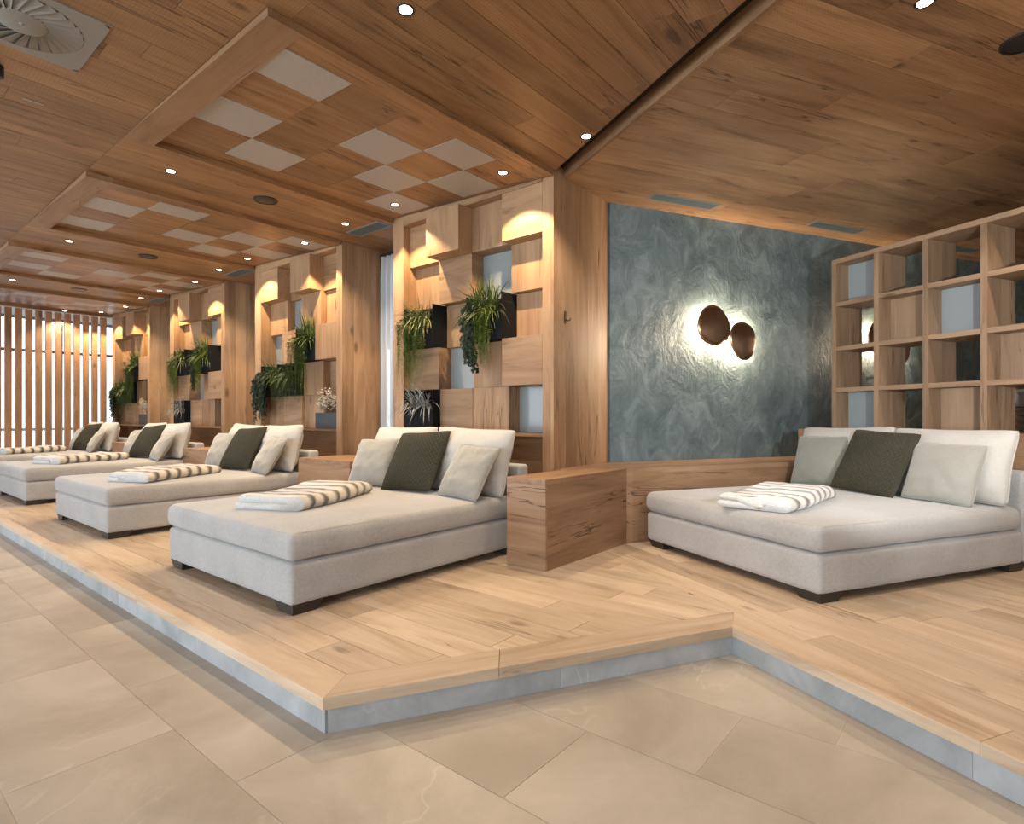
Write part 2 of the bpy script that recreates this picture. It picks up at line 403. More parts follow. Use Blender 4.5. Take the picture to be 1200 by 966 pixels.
def tube(bm, pts, r, n=5, closed=False):
    rings = []; m = len(pts)
    for i, p in enumerate(pts):
        p = Vector(p)
        if closed: t = Vector(pts[(i+1) % m]) - Vector(pts[i-1])
        else: t = Vector(pts[min(i+1, m-1)]) - Vector(pts[max(i-1, 0)])
        t.normalize(); a = t.orthogonal() if abs(t.z) > 0.99 else t.cross(Vector((0, 0, 1))); a.normalize(); b = t.cross(a)
        rr = r[i] if isinstance(r, (list, tuple)) else r
        rings.append([bm.verts.new(p + rr*(a*math.cos(2*math.pi*j/n)+b*math.sin(2*math.pi*j/n))) for j in range(n)])
    rng = range(m) if closed else range(m-1)
    for i in rng:
        A_, B_ = rings[i], rings[(i+1) % m]
        for j in range(n): bm.faces.new((A_[j], A_[(j+1) % n], B_[(j+1) % n], B_[j]))
    if not closed:
        bm.faces.new(rings[0][::-1]); bm.faces.new(rings[-1])
    return bm

# ================================================================== STRUCTURE
BIG = [(-14, -9), (12, -9), (14, 14), (-16, 22), (-22, 8)]
floor = link_mesh('floor', prism(bmesh.new(), BIG, -0.2, -0.002), M_GROUT); floor['kind'] = 'structure'
tile_root = struct('floor', 'L', label='pale beige veined stone floor laid in long rectangular tiles')
floor.parent = tile_root; floor.matrix_parent_inverse = Matrix.Rotation(-ROT['L'], 4, 'Z'); del floor['kind']; floor.name = 'grout_bed'; tile_root.name = 'floor'
riserL = halfplane('L', 'L', 1, 0, 1.302)
# stone tiles (the platform hides the rest)
def tile_field():
    r = random.Random(3); W_, L_ = 0.522, 1.06
    for i in range(-6, 6):
        x0 = 0.40 + i*W_; off = {0: 2.52, 1: 3.05, 2: 3.35, 3: 0.787, 4: 0.444}.get(i, r.uniform(0, L_))
        k0 = math.ceil((-2.6-off)/L_)
        for k in range(k0, k0+15):
            y0 = off + k*L_
            if y0 > 12: break
            poly = [(x0+.0012, y0+.0012), (x0+W_-.0012, y0+.0012), (x0+W_-.0012, y0+L_-.0012), (x0+.0012, y0+L_-.0012)]
            # hidden under the platform -> skip
            cs = [conv('L', 'B', *p) for p in poly]
            und = all((p[0] > 1.34 and (c[1] > 2.42 or c[0] > 2.26)) for p, c in zip(poly, cs))
            if und: continue
            link_mesh('stone_tile', prism(bmesh.new(), poly, -0.0015, 0.0, 0.0004), M_TILE, tile_root)
tile_field()

# platform (timber deck on a stone riser)
plat = struct('platform', 'L', label='raised oak plank platform with a mitred edge board on a grey stone riser')
# core slab: polygon inset under the nosing
def L2(fr, x, y): return conv(fr, 'L', x, y)
def isect_pa(p, a):   # point with p coordinate and a coordinate, in L frame
    # a = dot(A, P)*p + dot(A, L)*l
    ax = conv('B', 'L', 0, 1); return (p, (a-ax[0]*p)/ax[1])
inset = 0.035
c1 = isect_pa(1.267+inset, 2.365+inset); c2 = L2('B', 2.2+inset, 2.365+inset); c3 = L2('B', 2.2+inset, -2.2)
core = [c1, c2, c3, L2('B', 11.8, -2.2), L2('B', 11.8, 4.9), (5.0, 2.9), (4.9, 15.5), (1.302, 15.5)]
link_mesh('core_slab', prism(bmesh.new(), core[::1] if parea(core) > 0 else core[::-1], 0.001, 0.106), flat('concrete', (0.3, 0.3, 0.3), 0.9), plat)
def riser(pa, pb, n):
    pa, pb = Vector(pa), Vector(pb); d = (pb-pa)/n; t = d.normalized(); nn = Vector((t.y, -t.x))
    for i in range(n):
        a = pa+d*i+t*0.0007; b = pa+d*(i+1)-t*0.0007
        q = [a, b, b+nn*0.012, a+nn*0.012]; q = [tuple(v) for v in q]
        if parea(q) < 0: q = q[::-1]
        link_mesh('riser_stone', prism(bmesh.new(), q, 0.0, 0.1065, 0.0005), M_RISER, plat)
riser((1.302, 15.4), c1, 11); riser(c1, c2, 2); riser(c2, c3, 4)
# edge boards
EW = 0.185
n1 = isect_pa(1.267, 2.365); m1 = isect_pa(1.267+EW, 2.365+EW)
n2 = L2('B', 2.2, 2.365); m2 = L2('B', 2.2+EW, 2.365+EW)
def board(q, mat, name='edge_board'):
    if parea(q) < 0: q = q[::-1]
    link_mesh(name, prism(bmesh.new(), q, 0.107, PF, 0.0015), mat, plat)
platB = struct('platform', 'B', label='right part of the raised oak platform, planks running towards the plaster wall')
def boardB(q, mat):
    q = [conv('L', 'B', *p) for p in q]
    if parea(q) < 0: q = q[::-1]
    link_mesh('edge_board', prism(bmesh.new(), q, 0.107, PF, 0.0015), mat, platB)
y = n1[1]; k = 0
for ln in (2.05, 2.3, 2.2, 2.4, 2.4, 2.4):
    if k == 0: board([n1, (1.267, y+ln-.001), (1.267+EW, y+ln-.001), m1], wood('floor', 1))
    else: board([(1.267, y+.001), (1.267, y+ln-.001), (1.267+EW, y+ln-.001), (1.267+EW, y+.001)], wood('floor', 1))
    y += ln; k += 1
def lerp(a, b, t): return (a[0]+(b[0]-a[0])*t, a[1]+(b[1]-a[1])*t)
boardB([n1, lerp(n1, n2, .36), lerp(m1, m2, .33), m1], wood('floor', 0))
boardB([lerp(n1, n2, .361), n2, m2, lerp(m1, m2, .331)], wood('floor', 0))
e0 = 2.365; first = True
for ln in (1.15, 1.6, 1.7):
    a0, a1 = L2('B', 2.2, e0), L2('B', 2.2+EW, e0 + (EW if first else 0)); b0, b1 = L2('B', 2.2, e0-ln+.001), L2('B', 2.2+EW, e0-ln+.001)
    boardB([a0, a1, b1, b0], wood('floor', 1)); e0 -= ln; first = False
# left deck planks run along the row
hp_a = halfplane('B', 'L', 0, -1, -(2.365+EW+.001)); hp_b = halfplane('B', 'L', 1, 0, 2.2+EW)
planks(plat, 'floor_plank', wood('floor', 1), 1.267+EW+.001, 4.07, 0.9, 14.6, 'y', 0.2, (1.6, 2.6), 0.107, PF, [hp_a, hp_b], 0.0012, seed=5)

hp_l = halfplane('L', 'B', 0, 1, 15)
hp_p = halfplane('L', 'B', 1, 0, 5.0)
planks(platB, 'floor_plank', wood('floor', 1), 2.2+EW+.001, 5.2, -2.2, 4.27, 'y', 0.2, (1.7, 2.8), 0.107, PF, [], 0.0012, seed=8)
link_mesh('rear_deck', B(5.2, 11.8, -2.2, 4.27, 0.107, PF), wood('floor', 1), platB)

# ---------------------------------------------------------------- ceiling
ceil = struct('ceiling', 'L', label='oak plank ceiling over the row of daybeds')
cb = prism(bmesh.new(), clip([conv('W', 'L', *p) for p in BIG], 0, 1, 16.75), 3.47, 3.6)
link_mesh('ceiling_deck', cb, M_DARKGAP, ceil)
PER = 3.13; L0 = 2.88; CW = 2.17
hpc = halfplane('B', 'L', 1, 0, 2.21)
ZB = 3.385
wc = wood('ceiling', 0, True); wc2 = wood('ceiling', 0)
planks(ceil, 'ceiling_plank', wc, -0.8, 4.07, -2.6, L0, 'x', 0.2, (1.6, 2.6), ZB, ZB+.03, [hpc], 0.002, 'bottom', 0.001, seed=11)
planks(ceil, 'ceiling_plank', wc, -0.8, 1.5, L0, 15.6, 'x', 0.2, (1.2, 2.4), ZB, ZB+.03, [], 0.002, 'bottom', 0.001, seed=12)
for n in range(4):
    y0 = L0+CW+PER*n; y1 = L0+PER*(n+1)
    planks(ceil, 'ceiling_plank', wc2, 1.5, 4.72, y0, y1, 'x', 0.24, (5, 6), ZB, ZB+.03, [], 0.002, 'bottom', 0.001, seed=20+n)
planks(ceil, 'ceiling_plank', wc2, 1.5, 4.72, L0+PER*4, 15.6, 'x', 0.22, (5, 6), ZB, ZB+.03, [], 0.002, 'bottom', 0.001, seed=30)
link_mesh('outer_board', B(-5.5, -0.8, -6, 16, ZB, ZB+.03), wc2, ceil)
ceilB = struct('ceiling', 'B', label='oak plank ceiling over the alcove with darker knots and cracks')
ceilB.name = 'ceiling.001'
wcB = wood('ceiling', 0, True); wcB2 = wood('ceiling', 0)
hpp = halfplane('L', 'B', 0, 1, 2.9)
planks(ceilB, 'ceiling_plank', wood('alcove', 0), 2.36, 11.75, 2.9, 4.93, 'x', 0.25, (1.7, 2.7), ZB-.01, ZB+.03, [], 0.002, 'bottom', 0.001, seed=15)
planks(ceilB, 'ceiling_plank', wood('alcove', 0, True), 2.36, 11.75, -1.2, 2.9, 'x', 0.25, (1.7, 2.7), ZB-.01, ZB+.03, [], 0.002, 'bottom', 0.001, seed=16)
link_mesh('outer_board', B(2.36, 11.8, -6, -1.2, ZB, ZB+.03), wc2, ceilB)
link_mesh('fascia_board', B(2.33, 2.358, -6, 4.6, ZB-.022, 3.47), wood('beam', 1), ceilB)

# tilted coffers with checkered fields
def coffer(n):
    y0 = L0 + PER*n
    s = struct('ceiling_coffer', 'L', (0, y0, 0), 'tilted ceiling coffer with a chequer of oak and white acoustic tiles')
    zt = lambda y: ZB - 0.045 + 0.095*(y/CW)
    def slab(x0, x1, ya, yb, th, mat, name, g=0.0, dz=0.0):
        bm = bmesh.new(); vs = []
        for z_ in (0, 1):
            for (x, yy) in ((x0+g, ya+g), (x1-g, ya+g), (x1-g, yb-g), (x0+g, yb-g)):
                vs.append(bm.verts.new((x, yy, zt(yy)+dz + (th if z_ else 0))))
        for f in ((3, 2, 1, 0), (4, 5, 6, 7), (0, 1, 5, 4), (1, 2, 6, 5), (2, 3, 7, 6), (3, 0, 4, 7)): bm.faces.new([vs[i] for i in f])
        return link_mesh(name, bm, mat, s)
    xs = [1.70, 2.15, 2.61, 3.07, 3.53, 4.0]
    ys = [0.19, 0.56, 1.03, 1.49, 1.95]
    # carcass behind and edges
    slab(1.5, 4.05, 0.0, CW, 0.02, M_DARKGAP, 'backing_board', 0.004, 0.026)
    # head beam: under side is level with the ceiling at its far end
    bm = bmesh.new(); vs = []
    zb = lambda y: ZB - 0.045 + 0.043*(y/CW)
    for top in (0, 1):
        for (x, yy) in ((1.5, 0), (1.7, 0), (1.7, CW), (1.5, CW)): vs.append(bm.verts.new((x, yy, (3.46 if top else zb(yy)))))
    for f in ((3, 2, 1, 0), (4, 5, 6, 7), (0, 1, 5, 4), (1, 2, 6, 5), (2, 3, 7, 6), (3, 0, 4, 7)): bm.faces.new([vs[i] for i in f])
    link_mesh('head_beam', bm, wood('beam', 1), s)
    slab(1.7, 4.05, 0.0, ys[0], 0.09, wood('ceiling', 0), 'border_board')
    slab(1.7, 4.05, ys[4], CW-.012, 0.02, wood('ceiling', 0), 'border_board')
    slab(4.0, 4.05, ys[0], ys[4], 0.02, wood('ceiling', 1), 'border_board')
    link_mesh('side_board', B(1.7, 4.05, CW-.01, CW+.001, ZB-.001, 3.46), wood('ceiling', 0), s)
    A_ = {(0, 0), (0, 2), (1, 3), (2, 1), (3, 2), (3, 0), (4, 1), (4, 3)}
    Bt = {(0, 1), (1, 0), (0, 3), (2, 2), (3, 1), (3, 3), (4, 2), (4, 0)}
    wh = A_ if n % 2 == 0 else Bt
    for i in range(5):
        for j in range(4):
            if (i, j) in wh: slab(xs[i], xs[i+1], ys[j], ys[j+1], 0.02, M_ACOU, 'white_tile', 0.0015, -0.003)
            else: slab(xs[i], xs[i+1], ys[j], ys[j+1], 0.02, wood('ceiling', 0), 'oak_tile', 0.0012)
for n in range(4): coffer(n)

# ---------------------------------------------------------------- outer shell
def wall(name, fr, x0, x1, y0, y1, z0, z1, mat, label=None):
    o = link_mesh(name, B(x0, x1, y0, y1, z0, z1), mat); o.rotation_euler = (0, 0, ROT[fr]); o['kind'] = 'structure'
    if label: o['label'] = label
    return o
wall('wall_back', 'B', 3.03, 11.8, 4.91, 5.03, PF, 3.47, M_TEAL, 'wall of teal grey trowelled plaster lit by the bronze lamps')
wall('wall_right', 'B', 11.8, 11.92, -7, 5.03, 0, 3.47, M_PLAIN)
wall('wall_front', 'L', -5.5, 12, -6.1, -6.0, 0, 3.47, M_PLAIN)
# long glazing behind the camera
w5 = struct('window_5', 'L', (-5.3, 0, 0))
for i in range(11): link_mesh('mullion', B(-.04, .04, -5.9+i*2.2-.03, -5.9+i*2.2+.03, 0, 3.4), M_FRAME, w5)
link_mesh('lintel', B(-.06, .06, -6, 17, 3.2, 3.47), M_PLAIN, w5)
# end windows beyond the slat screen
w4 = struct('window_4', 'L', (0, 16.6, 0), 'bright tall window seen through the gaps of the slat screen')
for i in range(7): link_mesh('mullion', B(-2+i*1.13-.04, -2+i*1.13+.04, -.04, .04, 0, 3.4), M_FRAME, w4)
for z_ in (0.95, 2.72): link_mesh('transom', B(-2, 4.8, -.035, .035, z_, z_+.06), wood('oak', 0) if z_ > 2 else M_FRAME, w4)
link_mesh('pane', B(-2, 4.8, -.005, .005, 0, 3.4), M_PANE, w4)
wall('wall_left', 'L', -5.3, -2.0, 16.55, 16.7, 0, 3.47, M_PLAIN)
wall('trim_1', 'L', 4.8, 4.9, 14.6, 16.6, 0, 3.47, M_PLAIN)
# windows in the gaps between wall units, behind the curtains
for n in range(4):
    ya, yb = L0+CW+PER*n, L0+PER*(n+1)
    if n == 3: yb = 14.7+.9
    w = struct('window_%d' % (n+1) if n < 3 else 'window_6', 'L', (4.82, 0, 0), 'tall narrow window behind a pale curtain between two wall units')
    link_mesh('window_frame', box(B(-.03, .03, ya, ya+.07, PF, 3.2), -.03, .03, yb-.07, yb, PF, 3.2), M_FRAME, w)
    fr = B(-.03, .03, ya+.07, yb-.07, 3.1, 3.2); box(fr, -.03, .03, ya+.07, yb-.07, PF, .3); box(fr, -.03, .03, ya+.07, yb-.07, 1.25, 1.32)
    link_mesh('transom', fr, M_FRAME, w)
    link_mesh('pane', B(-.005, .005, ya+.07, yb-.07, .3, 3.1), M_PANE, w)
    link_mesh('lintel_board', B(-.08, .03, ya, yb, 3.2, 3.384), wood('oak', 1), w)
    # curtain
    cu = thing('curtain', ['pale sheer pleated curtain between the nearest and second planter wall units',
        'sheer curtain strip between the second and third planter wall units', 'narrow sheer curtain between the third and fourth planter wall units',
        'sheer curtain beside the slat screen past the fourth planter wall unit'][n], 'curtain', 'L', (4.62, (ya+yb)/2, PF), 0, 'curtains between the planter wall units')
    bm = bmesh.new(); nn = 90; wd = (yb-ya)-.06
    cols = []
    for i in range(nn+1):
        t = i/nn; yy = -wd/2+wd*t
        xx = 0.032*math.sin(t*2*math.pi*9 + 0.7*math.sin(t*9))
        cols.append([bm.verts.new((xx*(1 if z_ < 3.0 else .6), yy, z_)) for z_ in (0.01, 1.0, 2.0, 2.85, 3.08, 3.14)])
    for a, b in zip(cols, cols[1:]):
        for j in range(5): bm.faces.new((a[j], b[j], b[j+1], a[j+1]))
    link_mesh('curtain_cloth', bm, M_CURT, cu, True)
    link_mesh('curtain_rail', B(-.02, .02, -wd/2, wd/2, 3.14, 3.17), M_BLACK, cu)

# ---------------------------------------------------------------- planter wall units
ORD = ['nearest', 'second', 'third', 'farthest']
RZ = [3.325, 2.885, 2.43, 1.985, 1.545, 1.11]
UA = [[('b', 0.0), ('b', .09), ('b', -.10), ('b', .09)],
      [('b', .14), ('g', .26), ('b', .09), ('b', .18)],
      [('b', .22), ('p', 0), ('b', .20), ('p', 0)],
      [('b', 0.0), ('b', .12), ('g', .26), ('b', .08)],
      [('g', .26), ('b', .105), ('b', .10), ('p', 0)]]
UB = [[('b', .12), ('b', -.08), ('b', .2), ('b', 0.0)],
      [('b', .17), ('b', .08), ('g', .26), ('b', .15)],
      [('b', 0.0), ('p', 0), ('b', .06), ('g', .24)],
      [('b', .22), ('b', .12), ('p', 0), ('p', 0)],
      [('p', 0), ('b', .13), ('b', .09), ('b', .12)]]
POTS = []
def unit(n):
    y0 = 2.89 + PER*n; yi0, yi1 = 0.12, 1.99; cw = (yi1-yi0)/4; X = 4.07
    t = thing('planter_wall_unit', ['nearest oak wall unit of staggered blocks, a window curtain to its left',
        'second oak wall unit of staggered blocks with cream flowers low at its right edge',
        'third oak wall unit of staggered blocks, behind the third daybed of the left row',
        'farthest oak wall unit of staggered blocks next to the slat screen'][n], 'wall unit', 'L', (X, y0, PF), 0, 'oak planter wall units')
    zz = lambda v: v-PF
    back = 0.93 if n == 0 else 0.68
    wz = wood('oak', 2)
    # side faces of vertical boards
    k = 5 if n == 0 else 4; w_ = back/k
    for i in range(k): link_mesh('side_plank', B(i*w_+.0008, (i+1)*w_-.0008, 0, 0.03, 0, 3.30, bev=.001), wz, t)
    for i in range(k): link_mesh('side_plank', B(i*w_+.0008, (i+1)*w_-.0008, 2.13, 2.16, 0, 3.30), wz, t)
    link_mesh('stile', B(0.001, .3, 0.0305, yi0, 0, 3.30, bev=.001), wz, t)
    link_mesh('stile', B(0.001, .3, yi1, 2.1295, 0, 3.30, bev=.001), wz, t)
    link_mesh('top_rail', B(-.01, .3, yi0, yi1, zz(3.325), 3.30, bev=.001), wood('oak', 1), t)
    link_mesh('back_board', B(.33, .36, 0.04, 2.12, 0, 3.30), M_DARKGAP, t)
    lay = UA if n % 2 == 0 else UB
    for r in range(5):
        for c in range(4):
            k_, d = lay[r][c]; ya, yb = yi0+c*cw, yi0+(c+1)*cw; za, zb = zz(RZ[r+1]), zz(RZ[r]); g = .0008
            if k_ == 'b': link_mesh('block', B(d, .32, ya+g, yb-g, za+g, zb-g, bev=.0012), wz if (r+c) % 3 else wood('oak', 1), t)
            elif k_ == 'g': link_mesh('glass_panel', B(d, d+.01, ya+g, yb-g, za+g, zb-g), M_GLASSP, t)
            else: POTS.append((n, r, c, X, y0+(ya+yb)/2, RZ[r+1], cw, RZ[r]-RZ[r+1]))
    link_mesh('sill', B(.02, .32, yi0+.001, yi1-.001, zz(1.08), zz(1.109)), wood('oak', 1), t)
    link_mesh('lower_panel', B(.24, .27, yi0+.001, yi1-.001, 0, zz(1.079)), wood('oak', 1), t)
    return t
for n in range(4): unit(n)
# coat hook on the side of the nearest unit
hk = thing('coat_hook', 'small black coat hook on the oak pier left of the plaster wall', 'hook', 'L', (4.245, 2.888, 2.14))
link_mesh('wall_plate', B(-.015, .015, -.005, 0, -.055, .055, bev=.001), M_BLACK, hk)
link_mesh('hook_arm', tube(bmesh.new(), [(0, -.004, -.02), (0, -.03, -.032), (0, -.05, -.03), (0, -.055, -.012)], .006, 6), M_BLACK, hk)

# ---------------------------------------------------------------- plants
def blade(bm, p0, d, ln, w, droop, seg=5, rr=None):
    """thin arching leaf"""
    d = Vector(d).normalized(); side = d.cross(Vector((0, 0, 1)))
    if side.length < .01: side = Vector((0, 1, 0))
    side.normalize(); prev = None; p = Vector(p0); v = d.copy()
    for i in range(seg+1):
        t = i/seg; ww = w*(1-t)**0.7*(0.6+0.4*min(1, t*4))
        if i == seg: cur = [bm.verts.new(p)]
        else:
            cur = [bm.verts.new(p-side*ww), bm.verts.new(p+side*ww)]
        if prev:
            if len(cur) == 2: bm.faces.new((prev[0], prev[1], cur[1], cur[0]))
            else: bm.faces.new((prev[0], prev[1], cur[0]))
        prev = cur; v = (v + Vector((0, 0, -droop/seg))).normalized(); p = p + v*(ln/seg)
def fern(n, ln, w, seed, droop=1.5, up=0.9, spread=.12):
    r = random.Random(seed); bm = bmesh.new()
    for i in range(n):
        a = r.uniform(-1.35, 1.35); el = r.uniform(.1, up)*math.pi/2
        d = (-math.cos(a)*math.cos(el), math.sin(a)*math.cos(el), math.sin(el))
        blade(bm, (r.uniform(-.03, .05), r.uniform(-spread, spread), 0), d, ln*r.uniform(.6, 1.1), w*r.uniform(.7, 1.2), droop*r.uniform(.6, 1.3))
    return bm
def strings(n, ln, seed, spread=.13, xo=-.05):
    r = random.Random(seed); bm = bmesh.new()
    for i in range(n):
        y0 = r.uniform(-spread, spread); L_ = ln*r.uniform(.55, 1.0); x0 = xo-r.uniform(0, .07)
        pts = []; m = int(L_/.014); ph = r.uniform(0, 6)
        for j in range(m):
            t = j/m; out = min(1, j*.014/.08)
            pts.append(Vector((0.02+(x0-.02)*out + .008*math.sin(ph+t*7), y0*(1+.15*out)+.01*math.sin(ph*2+t*5), .05*math.sin(math.pi*min(1, out)*.9)-max(0, j*.014-.05))))
        for j, p in enumerate(pts):
            for k in range(3):
                a = r.uniform(0, 2*math.pi); s = .017*(1-.5*j/m)
                d = Vector((math.cos(a), math.sin(a), -.4))*s; sd = Vector((-math.sin(a), math.cos(a), .3))*s*.5
                v = [bm.verts.new(p+sd*.3), bm.verts.new(p+d*.6+sd), bm.verts.new(p+d*1.3), bm.verts.new(p+d*.6-sd)]
                bm.faces.new(v)
    return bm
def ivy(n, ln, seed, spread=.12, lw=.032, dx=0.0):
    r = random.Random(seed); bm = bmesh.new()
    for i in range(n):
        y0 = r.uniform(-spread, spread); L_ = ln*r.uniform(.45, 1.0); ph = r.uniform(0, 6); m = int(L_/.02)
        for j in range(m):
            t = j/m; out = min(1, j*.02/.1)
            p = Vector((.02-.1*out-.03*r.random(), y0+dx*out+.02*math.sin(ph+6*t), .05*math.sin(3*out)-max(0, j*.02-.06)))
            for q in range(2):
                c = p+Vector((r.uniform(-.03, .01), r.uniform(-.03, .03), r.uniform(-.02, .02)))
                a0 = r.uniform(-1.2, 1.2)-math.pi/2; s = lw*r.uniform(.6, 1.1)*(1-.35*t); tl = r.uniform(-.5, .5)
                prof = [(0, .25), (.5, .75), (.95, .35), (1.5, .85), (2.1, .5), (2.6, .8), (3.14, 1.1), (3.68, .8), (4.18, .5), (4.78, .85), (5.33, .35), (5.78, .75)]
                vs = []
                for an, ra in prof:
                    a = a0+an+math.pi; yy = math.cos(a)*ra*s; zz_ = math.sin(a)*ra*s
                    vs.append(bm.verts.new(c+Vector((-abs(yy)*.25+zz_*tl, yy, zz_))))
                bm.faces.new(vs)
    return bm
def flowers(seed):
    r = random.Random(seed); tw = bmesh.new(); pe = bmesh.new()
    for i in range(13):
        a = r.uniform(-1.4, 1.4); top = Vector((-.10*math.cos(a)-.02, .22*math.sin(a), r.uniform(.10, .30)))
        pts = [Vector((0, r.uniform(-.1, .1), 0)), top*.5+Vector((0, 0, .03)), top]; tube(tw, pts, .003, 4)
        for k in range(20):
            c = top*r.uniform(.6, 1.05)+Vector((r.uniform(-.03, .03), r.uniform(-.035, .035), r.uniform(-.03, .03)))
            for q in range(4):
                b_ = r.uniform(0, 6.28); e = r.uniform(-.4, 1); d = Vector((math.cos(b_)*math.cos(e), math.sin(b_)*math.cos(e), math.sin(e)))*.024
                s = d.cross(Vector((.3, .2, 1))).normalized()*.011
                pe.faces.new([pe.verts.new(c), pe.verts.new(c+d*.6+s), pe.verts.new(c+d), pe.verts.new(c+d*.6-s)])
    return tw, pe
def pot_thing(i, spec):
    n, r, c, X, Y, Z, cw, chh = spec
    kind = {(0, 2, 1): 'ivyfern', (0, 2, 3): 'string', (0, 4, 3): 'silver',
            (1, 2, 1): 'fernstring', (1, 3, 2): 'stringb', (1, 3, 3): 'ivy', (1, 4, 0): 'flower'}[(n % 2, r, c)]
    which = ORD[n]
    lab = {'ivyfern': 'black planter with fern, dark trailing ivy and green strings in the %s wall unit' % which,
           'string': 'black planter with spiky grass and long green strings, left in the %s wall unit' % which,
           'silver': 'black planter with silver grey spiky leaves low at the left of the %s unit' % which,
           'fernstring': 'black planter with bushy fern and long green strings, highest in the %s unit' % which,
           'stringb': 'black planter with drooping green strings in the middle of the %s unit' % which,
           'ivy': 'black planter with dark ivy trailing down the left side of the %s unit' % which,
           'flower': 'dark grey planter box with cream flowers low at the right of the %s unit' % which}[kind]
    t = thing('wall_planter', lab, 'plant', 'L', (X, Y, Z+.001), 0, 'planters set into the wall units')
    w = cw/2-.003; h = chh-.004; fh = {'flower': .20, 'silver': .26}.get(kind, .27)
    bm = B(0, .32, -w, w, 0, .012); box(bm, .30, .32, -w, w, .012, h); box(bm, 0, .30, -w, -w+.008, .012, h if kind != 'flower' else fh); box(bm, 0, .30, w-.008, w, .012, h if kind != 'flower' else fh)
    box(bm, 0, .012, -w+.008, w-.008, .012, fh)
    link_mesh('planter_box', bm, M_POT if kind != 'flower' else flat('slate_planter', (0.045, 0.052, 0.058), 0.7), t)
    link_mesh('soil', B(.012, .30, -w+.008, w-.008, .012, fh-.02), M_TWIG, t)
    def add(name, bm, mat, z_=fh, x_=.03, y_=0.0):
        o = link_mesh(name, bm, mat, t); o.location = (x_, y_, z_); o['kind'] = 'stuff'; return o
    s = 100+i
    if kind == 'ivyfern':
        add('fern_leaves', fern(170, .40, .009, s, 1.5, 1.05), M_FERN, y_=.0)
        add('ivy_vine', ivy(13, .68, s, .08, .046), M_IVY, y_=.13)
        add('hanging_strings', strings(44, .66, s, .07, -.10), M_STRING, y_=-.07)
    elif kind == 'string':
        add('grass_leaves', fern(150, .36, .009, s, 1.8, .85), leaf('grass_mixed', (0.09, 0.13, 0.03), (0.34, 0.30, 0.15)), y_=0)
        add('hanging_strings', strings(60, .86, s, .17, -.09), M_STRING, y_=.03)
    elif kind == 'silver':
        add('silver_leaves', fern(120, .34, .008, s, 1.5, .9, .16), M_SILVER)
    elif kind == 'fernstring':
        add('fern_leaves', fern(170, .40, .009, s, 1.1, 1.1), M_FERN)
        add('hanging_strings', strings(70, .90, s, .17, -.09), leaf('string_deep', (0.05, 0.09, 0.02), (0.17, 0.22, 0.06)), y_=0.03)
    elif kind == 'stringb':
        add('fern_leaves', fern(130, .36, .009, s, 1.8, .8), M_FERN)
        add('hanging_strings', strings(60, .55, s, .18, -.09), leaf('string_deep', (0.05, 0.09, 0.02), (0.17, 0.22, 0.06)))
        add('dry_roots', strings(14, .62, s+9, .13), M_SILVER)
    elif kind == 'ivy':
        add('fern_leaves', fern(110, .34, .009, s, 1.3, .9), M_FERN, y_=-.08)
        add('ivy_vine', ivy(22, .75, s, .15, .044, .08), M_IVY, y_=.04)
    else:
        tw, pe = flowers(s); add('twigs', tw, M_TWIG, fh-.02, .1); add('petals', pe, M_PETAL, fh-.02, .1)
for i, s_ in enumerate(POTS): pot_thing(i, s_)

# ---------------------------------------------------------------- benches and tables of solid oak
def oak_block(lab, loc, sx, sy, sz=.653):
    t = thing('oak_side_block', lab, 'side table', 'L', loc, 0, 'solid oak side blocks beside the daybeds')
    m = wood('block', 0)
    link_mesh('carcass', B(.0222, sx, 0, sy, 0, sz-.04, bev=.001), m, t)
    link_mesh('end_board', B(.0, .022, 0, sy, 0, sz-.04, bev=.001), wood('block', 1), t)
    link_mesh('top_board', B(0, sx, 0, sy, sz-.0395, sz, bev=.0015), m, t)
    return t
oak_block('large solid oak block standing right of the nearest daybed', (3.31, 2.42, PF), 1.19, .36)
for n in range(4):
    oak_block(['wide oak block table between the first and second daybeds of the left row', 'wide oak block table between the second and third daybeds of the left row',
               'wide oak block table between the third and fourth daybeds of the left row', 'wide oak block table past the farthest daybed of the left row'][n],
              (3.42, 4.93+PER*n, PF), .64, .96 if n < 3 else .165)
# long low bench along the plaster wall
bn = thing('wall_bench', 'long low oak bench running along the teal plaster wall', 'bench', 'B', (2.83, 4.264, PF))
q = [conv('L', 'B', 4.505, 2.43), conv('L', 'B', 4.505, 2.79), conv('L', 'B', 4.075, 2.79), conv('L', 'B', 4.075, 2.885), conv('L', 'B', 4.985, 2.885), (3.03, 4.905), (11.75, 4.905), (11.75, 4.266), (2.86, 4.266)]
q = [(a-2.83, b-4.264) for a, b in q]
if parea(q) < 0: q = q[::-1]
link_mesh('bench_body', prism(bmesh.new(), q, 0, .61), wood('block', 0), bn)
link_mesh('bench_top', prism(bmesh.new(), q, .611, .652), wood('block', 0), bn)

